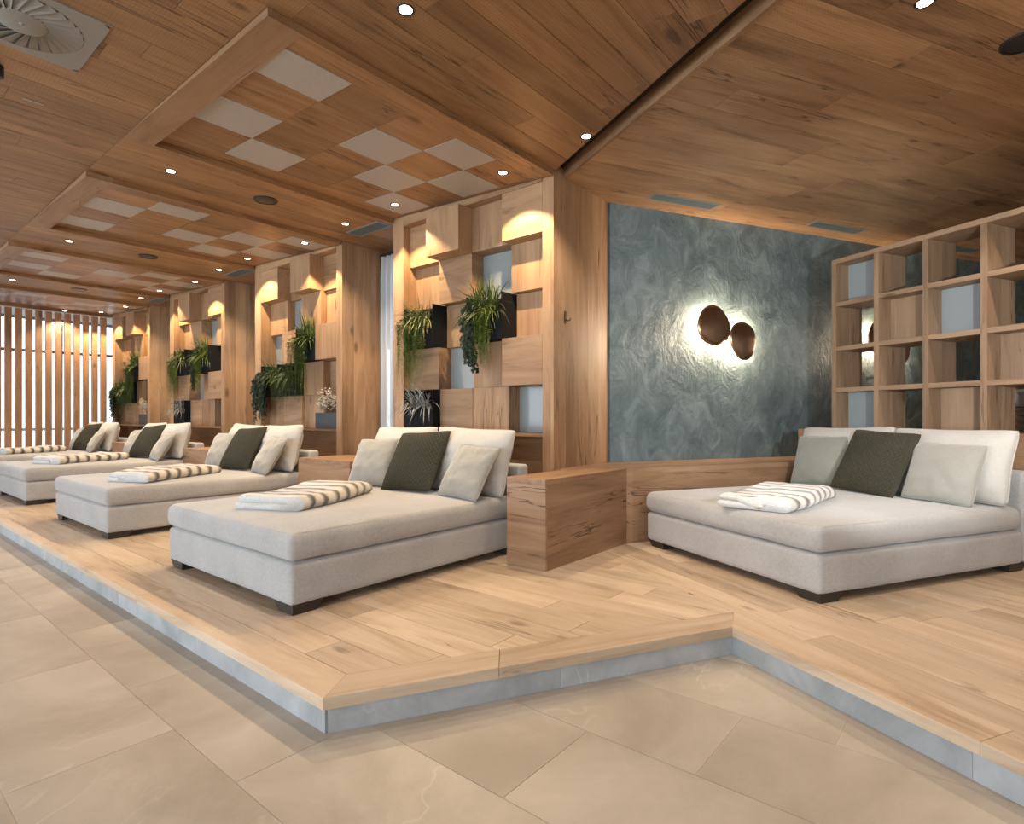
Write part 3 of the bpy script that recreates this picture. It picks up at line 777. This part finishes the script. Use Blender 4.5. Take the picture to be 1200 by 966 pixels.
# ---------------------------------------------------------------- daybeds
def make_bed(fr, loc, label, front=True):
    """local x from foot to head, y across; z from the platform"""
    t = thing('daybed', label, 'daybed', fr, loc, 0, 'wide upholstered daybeds')
    Lb, Wb = 2.0, 1.72
    def db(p):
        k = 0.004*noise.noise(Vector((p.x*3, p.y*3, p.z*5))); return Vector((p.x+k, p.y+k, p.z))
    o = rbox(Lb, Wb, .24, .03, db, 3, 10); b = link_mesh('base', o, M_BED, t, True); b.location = (0, 0, .05)
    def dm(p):
        u, v = p.x/Lb, p.y/Wb
        if p.z > .1: z = p.z + .018*(4*u*(1-u))**.5*(4*v*(1-v))**.5
        else: z = p.z
        s = .010*math.sin(math.pi*min(1, max(0, p.z/.165)))
        return Vector((p.x + (s if u > .5 else -s) + .004*noise.noise(p*4), p.y + (s if v > .5 else -s)+.004*noise.noise(p*4+Vector((9, 0, 0))), z + .004*noise.noise(p*3.1)))
    m = link_mesh('mattress', rbox(Lb-.03, Wb, .165, .045, dm, 4, 14), M_BED, t, True); m.location = (-.005, 0, .293)
    # piped seams round the mattress
    def ring(z_, off):
        r_ = .05; pts = []
        X0, X1, Y0, Y1 = -off, Lb-.03+off, -off, Wb+off
        for (cx, cy, a0) in ((X1-r_, Y1-r_, 0), (X0+r_, Y1-r_, 90), (X0+r_, Y0+r_, 180), (X1-r_, Y0+r_, 270)):
            for k in range(5):
                a = R(a0+22.5*k); pts.append((cx+r_*math.cos(a), cy+r_*math.sin(a), z_))
        return tube(bmesh.new(), pts, .0028, 5, True)
    s1 = link_mesh('seam', ring(.156, -.016), M_SEAM, m, True)
    # low padded back
    def dk(p): return p+Vector((.003*noise.noise(p*4), 0, 0))
    bk = link_mesh('back_frame', rbox(.13, Wb, .66, .03, dk, 3, 6), M_BED, t, True); bk.location = (Lb+.002, 0, .05)
    for (x, y_) in ((.06, .03), (.06, Wb-.19), (Lb-.1, .03), (Lb-.1, Wb-.19)):
        bm = bmesh.new(); 
        vs = [bm.verts.new(v) for v in ((x-.045, y_-.02, 0), (x+.10, y_-.02, 0), (x+.10, y_+.13, 0), (x-.045, y_+.13, 0), (x-.045, y_-.02, .06), (x+.16, y_-.02, .06), (x+.16, y_+.19, .06), (x-.045, y_+.19, .06))]
        for f in ((3, 2, 1, 0), (4, 5, 6, 7), (0, 1, 5, 4), (1, 2, 6, 5), (2, 3, 7, 6), (3, 0, 4, 7)): bm.faces.new([vs[i] for i in f])
        link_mesh('leg', bm, M_FOOT, t)
    return t
BEDL = ['nearest daybed of the left row, pale grey upholstery, oak block at its right',
        'second daybed of the left row, striped throw with a dark end on it',
        'third daybed of the left row, partly cut off by the left edge',
        'farthest daybed of the left row, by the slat screen']
bed0 = make_bed('L', (1.67, 2.95, PF), BEDL[0])
beds = [bed0]
for n in range(1, 4): beds.append(copy_tree(bed0, wp('L', 1.67, 2.95+PER*n, PF), ROT['L'], BEDL[n]))
beds.append(copy_tree(bed0, wp('B', 2.935, 2.45, PF), ROT['B'], 'wide daybed in the alcove in front of the open oak divider'))

# cushions
def cushion_bm(w, h, t, n=22, seed=0, quilt=False, wr=.012):
    bm = bmesh.new(); r = random.Random(seed); ox = Vector((seed*3.1, seed*1.7, 0))
    def P_(u, v, s):
        cq = 1-.045*abs(u*v)**5; x = u*w/2*(1-.055*math.cos(v*math.pi/2))*cq; z = h/2+v*h/2*(1-.055*math.cos(u*math.pi/2))*cq
        e = max(0, (1-abs(u)**2.6)*(1-abs(v)**2.6)); th = t/2*e**.55
        sag = -.012*math.exp(-((v+1)/.4)**2)
        wn = wr*(noise.noise(Vector((u*2.2, v*2.2, s*2))+ox) + .5*noise.noise(Vector((u*6, v*5, s*2))+ox))*min(1, e*3)
        # creases running in from the corners and the seam
        cr = wr*.55*math.sin(14*u*v+seed)*abs(u*v)*(1-abs(u))**.2
        q_ = 0
        if quilt:
            a = (u*w+v*h)/2/.038; b = (u*w-v*h)/2/.038
            q_ = .013*(min(abs(math.sin(a*math.pi/1.0)), 1)**.5*min(abs(math.sin(b*math.pi/1.0)), 1)**.5 - .8)*min(1, e*5)
        return Vector((s*(th+(wn+cr)+q_) if e > 0 else 0, x, z+sag*0))
    for s in (-1, 1):
        g = {}
        for i in range(n+1):
            for j in range(n+1):
                u = math.sin((i/n-.5)*math.pi)*.35+(i/n*2-1)*.65; v = math.sin((j/n-.5)*math.pi)*.35+(j/n*2-1)*.65
                g[i, j] = bm.verts.new(P_(u, v, s))
        for i in range(n):
            for j in range(n):
                f = (g[i, j], g[i+1, j], g[i+1, j+1], g[i, j+1]); bm.faces.new(f if s > 0 else f[::-1])
    bmesh.ops.remove_doubles(bm, verts=bm.verts, dist=.0004)
    return bm
def piping(w, h):
    pts = []; n = 20
    for sd in range(4):
        for k in range(n):
            t = k/n*2-1
            u, v = ((t, -1), (1, t), (-t, 1), (-1, -t))[sd]
            cq = 1-.045*abs(u*v)**5; pts.append((0, u*w/2*(1-.055*math.cos(v*math.pi/2))*cq, h/2+v*h/2*(1-.055*math.cos(u*math.pi/2))*cq))
    return tube(bmesh.new(), pts, .0035, 5, True)
def cushion(name, w, h, t, mat, pmat, seed, quilt=False, wr=.012):
    e = bpy.data.objects.new(name, None); COL.objects.link(e); e['label'] = ''; e['category'] = 'cushion'
    link_mesh('cover', cushion_bm(w, h, t, 100 if quilt else 26, seed, quilt, wr), mat, e, True)
    link_mesh('piping', piping(w, h), pmat, e, True)
    return e
protos = {'big': cushion('back_cushion', .92, .56, .27, M_WHITE, M_WHITE, 1, wr=.016),
          'dark': cushion('quilted_cushion', .60, .58, .17, M_DARK, M_DARK, 2, True, .004),
          'small': cushion('scatter_cushion', .47, .47, .15, M_GREIGE, M_GREIGE, 3),
          'small2': cushion('scatter_cushion', .50, .47, .16, M_GREIGE, M_GREIGE, 6),
          'sage': cushion('scatter_cushion', .53, .49, .16, M_SAGE, M_SAGE, 4)}
used = set()
MT = PF+.293+.165      # mattress top
def put(kind, bed_fr, origin, x, y_, lean, yaw, roll, label, group, dz=0.012):
    """x,y_ = bottom centre in bed coordinates; lean back towards the head"""
    p = protos[kind]; o = p
    if kind in used: o = copy_tree(p)
    used.add(kind)
    o['label'] = label; o['group'] = group
    o.location = wp(bed_fr, origin[0]+x, origin[1]+y_, MT+dz)
    o.rotation_mode = 'XYZ'
    M_ = Matrix.Rotation(ROT[bed_fr]+R(yaw), 4, 'Z') @ Matrix.Rotation(R(lean), 4, 'Y') @ Matrix.Rotation(R(roll), 4, 'X')
    o.rotation_euler = M_.to_euler(); return o
BN = ['nearest daybed of the left row', 'second daybed of the left row', 'third daybed of the left row', 'farthest daybed of the left row', 'alcove daybed']
for i in range(5):
    fr = 'L' if i < 4 else 'B'; org = (1.67, 2.95+PER*i) if i < 4 else (2.935, 2.45)
    g = 'cushions on the '+BN[i]; r = random.Random(40+i); j = lambda s: r.uniform(-s, s)
    put('big', fr, org, 1.78, .43, 15, j(3), j(2), 'large cream back cushion at the right end of the '+BN[i], g)
    put('big', fr, org, 1.78, 1.30, 15, j(3), j(2), 'large cream back cushion at the left end of the '+BN[i], g)
    if i < 4:
        put('small', fr, org, 1.50, .23, 31, -6+j(4), 2+j(3), 'small greige cushion at the right on the '+BN[i], g)
        put('dark', fr, org, 1.48, .82, 31, 5+j(3), -3+j(2), 'dark olive quilted cushion on the '+BN[i], g, .02)
        put('small2', fr, org, 1.55, 1.44, 24, 3+j(4), -2+j(2), 'small greige cushion at the left on the '+BN[i], g)
    else:
        put('small2', fr, org, 1.54, .32, 22, 3, 2, 'pale greige cushion at the right on the alcove daybed', g)
        put('dark', fr, org, 1.47, .86, 29, -2, 3, 'dark olive quilted cushion on the alcove daybed', g, .02)
        put('sage', fr, org, 1.62, 1.40, 20, 6, -2, 'sage grey cushion at the left on the alcove daybed', g)

# folded fur throws
def throw_bm(ln, w, seed, th=.052):
    """folded double; cross-section in y,z, swept along x"""
    r = random.Random(seed)
    def loop(w_):
        rr = th*.98; pts = []
        # outer fold: lower layer, nose at y=0, upper layer
        n = 10
        for k in range(9): pts.append((w_ - (w_-rr)*k/8, 0))
        for k in range(1, n): a = -math.pi/2 - math.pi*k/n; pts.append((rr+rr*math.cos(a), rr+rr*math.sin(a)))
        for k in range(9): pts.append((rr+(w_-.02-rr)*k/8, 2*rr))
        # round back edge of the upper layer
        for k in range(1, 5): a = math.pi/2-math.pi*k/5; pts.append((w_-.02+rr*.47*math.cos(a), 1.53*rr+rr*.47*math.sin(a)))
        for k in range(9): pts.append((w_-.02-(w_-.02-rr)*k/8, rr*1.06))
        for k in range(9): pts.append((rr+(w_-rr)*k/8, rr*.94))
        for k in range(1, 5): a = math.pi/2-math.pi*k/5; pts.append((w_+rr*.47*math.cos(a), .47*rr+rr*.47*math.sin(a)))
        return pts
    bm = bmesh.new(); rings = []; nx = 40
    for i in range(nx+1):
        t = i/nx; x = ln*t
        wl = w*(1+.06*math.sin(t*3+seed)+.02*noise.noise(Vector((t*5, seed, 0))))
        y0 = .025*math.sin(t*4.2+seed); e = min(1, min(t, 1-t)*16); sq = .86+.14*e**.5
        ring = []
        for (yy, zz_) in loop(wl):
            q_ = Vector((x*2.6, yy*5, seed+zz_*6)); lift = (.012*noise.noise(q_)+.006*noise.noise(q_*3))*min(1, zz_/.03)
            ring.append(bm.verts.new((x+.012*noise.noise(Vector((yy*6, zz_*9, seed))), yy+y0+.008*noise.noise(q_*2), zz_*sq*(1+.10*math.sin(t*7+seed))+lift)))
        rings.append(ring)
    m = len(rings[0])
    for a, b in zip(rings, rings[1:]):
        for k in range(m): bm.faces.new((a[k], a[(k+1) % m], b[(k+1) % m], b[k]))
    bm.faces.new(rings[0]); bm.faces.new(rings[-1][::-1])
    for f in bm.faces:
        if len(f.verts) > 4: f.material_index = 1
    bmesh.ops.triangulate(bm, faces=[f for f in bm.faces if len(f.verts) > 4])
    return bm
TH = [(0, .40, .55, 25, .98, .50, 'striped cream and brown fur throw folded at the foot of the nearest daybed'),
      (1, .36, .12, 25, .98, .52, 'striped fur throw with a grey end on the second daybed'),
      (2, .42, .25, 24, .98, .50, 'striped fur throw folded on the third daybed'),
      (3, .40, .30, 24, .98, .50, 'striped fur throw folded on the farthest daybed'),
      (4, .14, .34, 22, 1.0, .50, 'black and white striped fur throw folded on the alcove daybed')]
for k, x, y_, ang, ln, w, lab in TH:
    fr = 'L' if k < 4 else 'B'; org = (1.67, 2.95+PER*k) if k < 4 else (2.935, 2.45)
    t = thing('fur_throw', lab, 'blanket', fr, (org[0]+x, org[1]+y_, MT+.014), R(ang), 'striped fur throws on the daybeds')
    link_mesh('folded_cloth', throw_bm(ln, w, 3+k*1.7), [M_FUR, M_LINING], t, True)

# ---------------------------------------------------------------- wall lamps
def pebble(w, h, seed, ax=.016):
    bm = bmesh.new(); n, m = 48, 7; rings = []
    for k in range(m+1):
        s = k/m; ring = []
        for i in range(n):
            a = 2*math.pi*i/n; rr = 1+.05*math.cos(2*a+seed)+.035*math.cos(3*a+seed*2.3)
            ring.append(bm.verts.new((w/2*rr*s*math.cos(a), -ax*(1-s*s)*1.4-.012, h/2*rr*s*math.sin(a))) if s > 0 else None)
        rings.append(ring)
    c = bm.verts.new((0, -ax*1.4-.012, 0))
    for i in range(n): bm.faces.new((c, rings[1][i], rings[1][(i+1) % n]))
    for k in range(1, m):
        for i in range(n): bm.faces.new((rings[k][i], rings[k+1][i], rings[k+1][(i+1) % n], rings[k][(i+1) % n]))
    back = [bm.verts.new((v.co.x, 0, v.co.z)) for v in rings[m]]
    for i in range(n): bm.faces.new((rings[m][i], back[i], back[(i+1) % n], rings[m][(i+1) % n]))
    bm.faces.new(back[::-1]); return bm
def wall_lamp(b_, z_, w, h, seed, lab, pw=45):
    t = thing('wall_lamp', lab, 'lamp', 'B', (b_, 4.91, z_), 0, 'bronze pebble lamps on the plaster wall')
    d = link_mesh('bronze_disc', pebble(w, h, seed), M_BRONZE, t, True); d.location = (0, -.085, 0)
    bm = lathe(bmesh.new(), [(0, 0), (.05, 0), (.05, .06), (0, .06)], 20); bmesh.ops.rotate(bm, verts=bm.verts, matrix=Matrix.Rotation(R(90), 3, 'X'))
    link_mesh('wall_mount', bm, M_BRONZE, t, True)
    # glowing ring on the back of the disc, facing the wall
    bm = lathe(bmesh.new(), [(.075, 0), (.115, 0), (.115, .008), (.075, .008), (.075, 0)], 32); bmesh.ops.rotate(bm, verts=bm.verts, matrix=Matrix.Rotation(R(90), 3, 'X'))
    g = link_mesh('light_ring', bm, M_LAMP, t); g.location = (0, -.072, 0)
    for k in range(4):
        a = R(45+90*k); ld = bpy.data.lights.new('lamp_glow', 'POINT'); ld.energy = pw/4; ld.color = (1.0, 0.80, 0.58); ld.shadow_soft_size = .01
        lo = bpy.data.objects.new('lamp_glow', ld); COL.objects.link(lo); lo.parent = t; lo.location = (w*.36*math.cos(a), -.062, h*.36*math.sin(a))
wall_lamp(4.235, 2.215, .41, .44, .6, 'larger upper bronze pebble shaped wall lamp glowing against the plaster')
wall_lamp(4.63, 2.08, .36, .40, 1.9, 'smaller lower bronze pebble shaped wall lamp glowing against the plaster')
wall_lamp(6.78, 2.215, .41, .44, .6, 'larger bronze wall lamp beyond the open oak divider', 22)
wall_lamp(7.14, 2.12, .36, .40, 1.9, 'smaller bronze wall lamp beyond the open oak divider', 22)

# ---------------------------------------------------------------- open oak divider
dv = thing('open_shelf_divider', 'open oak grid divider behind the alcove daybed with some frosted and wooden cells', 'shelf', 'B', (5.075, 0, PF))
wz = wood('divider', 2); wy = wood('divider', 1)
posts = [4.06-.435*i for i in range(7)]   # near edge of each post
for p_ in posts:
    link_mesh('post', B(0, .185, p_, p_+.046, .98, 2.605, bev=.001), wz, dv)
    link_mesh('post', B(.1855, .37, p_+.001, p_+.045, .98, 2.605, bev=.001), wz, dv)
link_mesh('top_rail', B(0, .37, posts[-1], 4.106, 2.606, 2.65, bev=.001), wy, dv)
ZS = [1.345, 1.75, 2.185]
for i in range(6):
    for z_ in ZS: link_mesh('shelf_board', B(.001, .369, posts[i+1]+.0465, posts[i]-.0005, z_, z_+.042, bev=.001), wy, dv)
link_mesh('base_panel', B(0, .37, posts[-1], 4.20, 0, .935), wood('block', 1), dv)
link_mesh('base_cap', box(B(-.004, .372, posts[-1], 4.20, .936, .975, bev=.001), -.004, .372, 4.2005, 4.50, .66, .975, bev=.001), wood('block', 1), dv)
ZR = [.975, 1.345, 1.75, 2.185, 2.606]
CELL = {(0, 3): 'g', (0, 0): 'g', (1, 2): 'w', (2, 2): 'g', (2, 0): 'w', (3, 1): 'w', (4, 3): 'g', (4, 1): 'g', (5, 2): 'w', (5, 0): 'g'}
for (c, r_), k in CELL.items():
    y0, y1 = posts[c+1]+.047, posts[c]-.001; z0 = ZR[r_]+(.043 if r_ else .001); z1 = ZR[r_+1]-.001
    if k == 'g': link_mesh('frosted_panel', B(.175, .185, y0, y1, z0, z1), M_GLASSP, dv)
    else: link_mesh('wood_panel', B(.165, .185, y0, y1, z0, z1), wz, dv)
# slatted lounge seat with a roll, seen through the divider
lg = thing('slatted_lounger', 'warm wooden slatted backrest seen through the divider at the right edge', 'lounger', 'B', (6.2, 2.45, PF))
ws = wood('ceiling', 1)
for i in range(16): link_mesh('slat', B(0, .02, -.5, .75, .38+i*.062, .42+i*.062, bev=.001), ws, lg)
for yy in (-.5, .1, .7): link_mesh('upright', B(.021, .06, yy, yy+.05, 0, 1.40), ws, lg)
link_mesh('seat_frame', B(-.6, .02, -.5, .75, .2, .245), ws, lg)
for (xx, yy) in ((-.58, -.48), (-.58, .68)): link_mesh('leg', B(xx, xx+.05, yy, yy+.05, 0, .2), ws, lg)
rl = thing('head_roll', 'cream head roll hanging on the slatted backrest beyond the divider', 'cushion', 'B', (6.10, 2.45, PF+1.27))
bm = lathe(bmesh.new(), [(0, -.5), (.05, -.5), (.075, -.47), (.08, -.3), (.08, .3), (.075, .68), (.05, .71), (0, .71)], 24); bmesh.ops.rotate(bm, verts=bm.verts, matrix=Matrix.Rotation(R(-90), 3, 'X'))
link_mesh('roll_cover', bm, M_WHITE, rl, True)

# ---------------------------------------------------------------- slat screen
sc_ = thing('slat_screen', 'tall vertical oak slat screen at the far left end, bright gaps between the slats', 'screen', 'L', (0, 14.5, PF))
for i in range(-9, 11): link_mesh('slat', B(2.385+.155*i-.05, 2.385+.155*i+.05, 0, .09, .0, 3.215, bev=.001), wood('slat', 2), sc_)
link_mesh('head_rail', B(.8, 4.05, -.01, .1, 3.2155, 3.229), M_FRAME, sc_)

# ---------------------------------------------------------------- ceiling fittings
def downlight(fr, x, y_, z_, lab, e=26, ang=115, col=(1.0, 0.86, 0.71), first=[None]):
    t = thing('downlight', lab, 'ceiling light', fr, (x, y_, z_), 0, 'recessed round downlights')
    if first[0] is None:
        a = link_mesh('trim_ring', lathe(bmesh.new(), [(.036, -.001), (.045, -.004), (.049, 0), (.049, .006), (.036, .006), (.036, -.001)], 28), M_BLACK, t, True)
        b = link_mesh('reflector', lathe(bmesh.new(), [(.036, -.0005), (.030, -.0002), (.026, .0)], 28), M_CUP, t, True)
        c = link_mesh('lens', lathe(bmesh.new(), [(.034, -.0015), (.02, -.003), (0, -.0035)], 28), M_DOWN, t)
        first[0] = (a, b, c)
    else:
        for q in first[0]:
            k_ = q.copy(); COL.objects.link(k_); k_.parent = t
    ld = bpy.data.lights.new('spot_beam', 'SPOT'); ld.energy = e; ld.color = col; ld.spot_size = R(ang); ld.spot_blend = .55 if ang > 110.5 else .28; ld.shadow_soft_size = .014
    lo = bpy.data.objects.new('spot_beam', ld); COL.objects.link(lo); lo.parent = t; lo.location = (0, 0, -.012)
SP_E = 95
for n, nm in enumerate(['right of the nearest coffer', 'between the first and second coffers', 'between the second and third coffers', 'between the third and fourth coffers']):
    yy = 2.345+3.11*n
    downlight('L', 1.97, yy, ZB, 'round downlight away from the wall on the oak band '+nm, SP_E)
    downlight('L', 3.73, yy, ZB, 'round downlight near the wall on the oak band '+nm, SP_E)
for n in range(4):
    for dy, sd in ((.31, 'right'), (1.75, 'left')):
        zt = ZB-.045+.095*(dy/CW)
        downlight('L', 3.76, 2.89+PER*n+dy, zt-.004, 'round downlight over the %s side of the %s planter wall unit' % (sd, ORD[n]), SP_E*1.5, 108, (1.0, 0.74, 0.44))
for k, (x_, y_) in enumerate(((-1.4, 8.6), (-1.4, 5.4), (-1.4, 2.3), (-1.4, -.8), (.2, -.8), (1.9, -.8))):
    downlight('L', x_, y_, ZB, 'unseen round downlight added over the stone floor on the %s' % ('window side, farthest', 'window side, third away', 'window side, second away', 'window side, nearest', 'entrance side, left', 'entrance side, right')[k], SP_E*0.3, 130)  # unseen lights, added to brighten the stone floor
downlight('B', 3.06, 1.94, ZB-.01, 'round downlight on the alcove ceiling at the top edge of the picture', SP_E)
for (x_, y_), lb in (((4.66, 1.94), 'unseen round downlight added on the alcove ceiling above the head of the alcove daybed'), ((4.66, .3), 'unseen round downlight added on the alcove ceiling right of the view'), ((7.4, 1.94), 'unseen round downlight added on the ceiling beyond the oak divider')):
    downlight('B', x_, y_, ZB-.01, lb, SP_E)  # added out of view to lift the dim alcove and divider end
downlight('L', 3.2, 14.25, ZB, 'round downlight just in front of the slat screen', SP_E)
def speaker(fr, x, y_, z_, lab):
    t = thing('ceiling_speaker', lab, 'speaker', fr, (x, y_, z_), 0, 'black round ceiling speakers')
    link_mesh('speaker_grille', lathe(bmesh.new(), [(0, -.006), (.09, -.006), (.10, -.004)], 32), M_BLACK, t, True)
    link_mesh('speaker_rim', lathe(bmesh.new(), [(.1, -.008), (.112, -.008), (.115, 0), (.1, 0), (.1, -.008)], 32), M_BLACK, t, True)
for n, nm in enumerate(['between the first and second coffers', 'between the second and third coffers', 'between the third and fourth coffers']):
    speaker('L', 2.82, 5.46+3.11*n, ZB, 'black round ceiling speaker on the oak band '+nm)
speaker('B', 3.90, 1.93, ZB-.01, 'black round ceiling speaker at the top right corner')
def grille(fr, x, y_, z_, sx, sy, lab):
    t = thing('air_grille', lab, 'vent', fr, (x, y_, z_), 0, 'slotted ceiling air grilles')
    bm = B(-sx/2, sx/2, -sy/2, -sy/2+.018, -.006, 0); box(bm, -sx/2, sx/2, sy/2-.018, sy/2, -.006, 0); box(bm, -sx/2, -sx/2+.018, -sy/2+.018, sy/2-.018, -.006, 0); box(bm, sx/2-.018, sx/2, -sy/2+.018, sy/2-.018, -.006, 0)
    link_mesh('grille_frame', bm, M_GRIM, t)
    link_mesh('grille_back', B(-sx/2+.018, sx/2-.018, -sy/2+.018, sy/2-.018, -.001, 0), M_DARKGAP, t)
    lx = sx >= sy; n = 7; W_ = (sy if lx else sx)-.036
    for i in range(n):
        c = -W_/2+(i+.5)*W_/n
        link_mesh('louvre', B(-sx/2+.018, sx/2-.018, c-.006, c+.006, -.005, -.0012) if lx else B(c-.006, c+.006, -sy/2+.018, sy/2-.018, -.005, -.0012), M_GRILLE, t)
for b0, nm in ((3.69, 'above the bronze lamps'), (5.78, 'near the oak divider'), (7.87, 'beyond the oak divider')):
    grille('B', b0, 4.615, ZB-.01, .78, .165, 'narrow slotted air grille in the alcove ceiling '+nm)
for n in range(3):
    grille('L', 4.0, 5.4+PER*n, ZB, .2, .6, 'slotted air grille above the %s curtain gap' % ('nearest', 'second', 'third')[n])
# swirl diffuser
df = thing('swirl_diffuser', 'square grey swirl air diffuser in the top left corner of the ceiling', 'vent', 'L', (.71, 3.995, ZB))
S2 = .325
bm = bmesh.new(); n = 48; ro = .272
outer = []; inner = []
for i in range(n):
    a = 2*math.pi*(i+.5)/n; ca, sa = math.cos(a), math.sin(a); k_ = S2/max(abs(ca), abs(sa))
    outer.append(bm.verts.new((k_*ca, k_*sa, -.008))); inner.append(bm.verts.new((ro*ca, ro*sa, -.008)))
inner2 = [bm.verts.new((v.co.x, v.co.y, -.0006)) for v in inner]
for i in range(n):
    j_ = (i+1) % n; bm.faces.new((outer[i], outer[j_], inner[j_], inner[i])); bm.faces.new((inner[i], inner[j_], inner2[j_], inner2[i]))
link_mesh('diffuser_plate', box(bm, -S2, S2, -S2, S2, -.0075, -.007) if False else bm, M_METAL, df)
link_mesh('plate_edge', box(box(B(-S2, S2, -S2, -S2+.006, -.0079, 0), -S2, S2, S2-.006, S2, -.0079, 0), -S2, -S2+.006, -S2+.006, S2-.006, -.0079, 0), M_METAL, df)
link_mesh('dark_plenum', lathe(bmesh.new(), [(0, -.0005), (ro, -.0005)], 32), flat('plenum', (0.12, 0.11, 0.10), .7), df)
for i in range(28):
    a = 2*math.pi*i/28; a2 = a+.30
    p0, p1 = Vector((.11*math.cos(a), .11*math.sin(a), 0)), Vector((.268*math.cos(a2), .268*math.sin(a2), 0))
    d = (p1-p0).normalized(); s = Vector((-d.y, d.x, 0)); bm = bmesh.new(); vs = []
    for (p, ww) in ((p0, .011), (p1, .024)):
        for (o_, z_) in ((-1, -.004), (1, -.016)): vs.append(p+s*ww*o_+Vector((0, 0, z_)))
    v8 = [bm.verts.new(v) for v in vs] + [bm.verts.new(v+Vector((0, 0, .0025))) for v in vs]
    for f in ((0, 1, 3, 2), (4, 6, 7, 5), (0, 4, 5, 1), (2, 3, 7, 6), (0, 2, 6, 4), (1, 5, 7, 3)): bm.faces.new([v8[q] for q in f])
    link_mesh('vane', bm, M_METAL, df)
link_mesh('hub', lathe(bmesh.new(), [(0, -.019), (.105, -.018), (.115, -.012), (.115, -.001)], 36), M_METAL, df, True)
link_mesh('hub_screw', lathe(bmesh.new(), [(0, -.024), (.008, -.023), (.01, -.0185)], 12), M_GRIM, df, True)
cs = thing('ceiling_sensor', 'tiny pale slotted strip on the ceiling left of the coffers', 'sensor', 'L', (.945, 4.96, ZB))
link_mesh('strip_body', B(-.055, .055, -.012, .012, -.004, 0, bev=.001), M_GRIM, cs)
ts = thing('track_spot', 'small black ceiling spotlight cut off by the left edge', 'ceiling light', 'L', (.70, 4.58, ZB))
link_mesh('spot_body', lathe(bmesh.new(), [(0, -.09), (.03, -.09), (.034, -.085), (.034, -.02), (.012, -.015), (.012, 0), (0, 0)], 20), M_BLACK, ts, True)
for k_, p in protos.items():
    if k_ not in used: bpy.data.objects.remove(p)
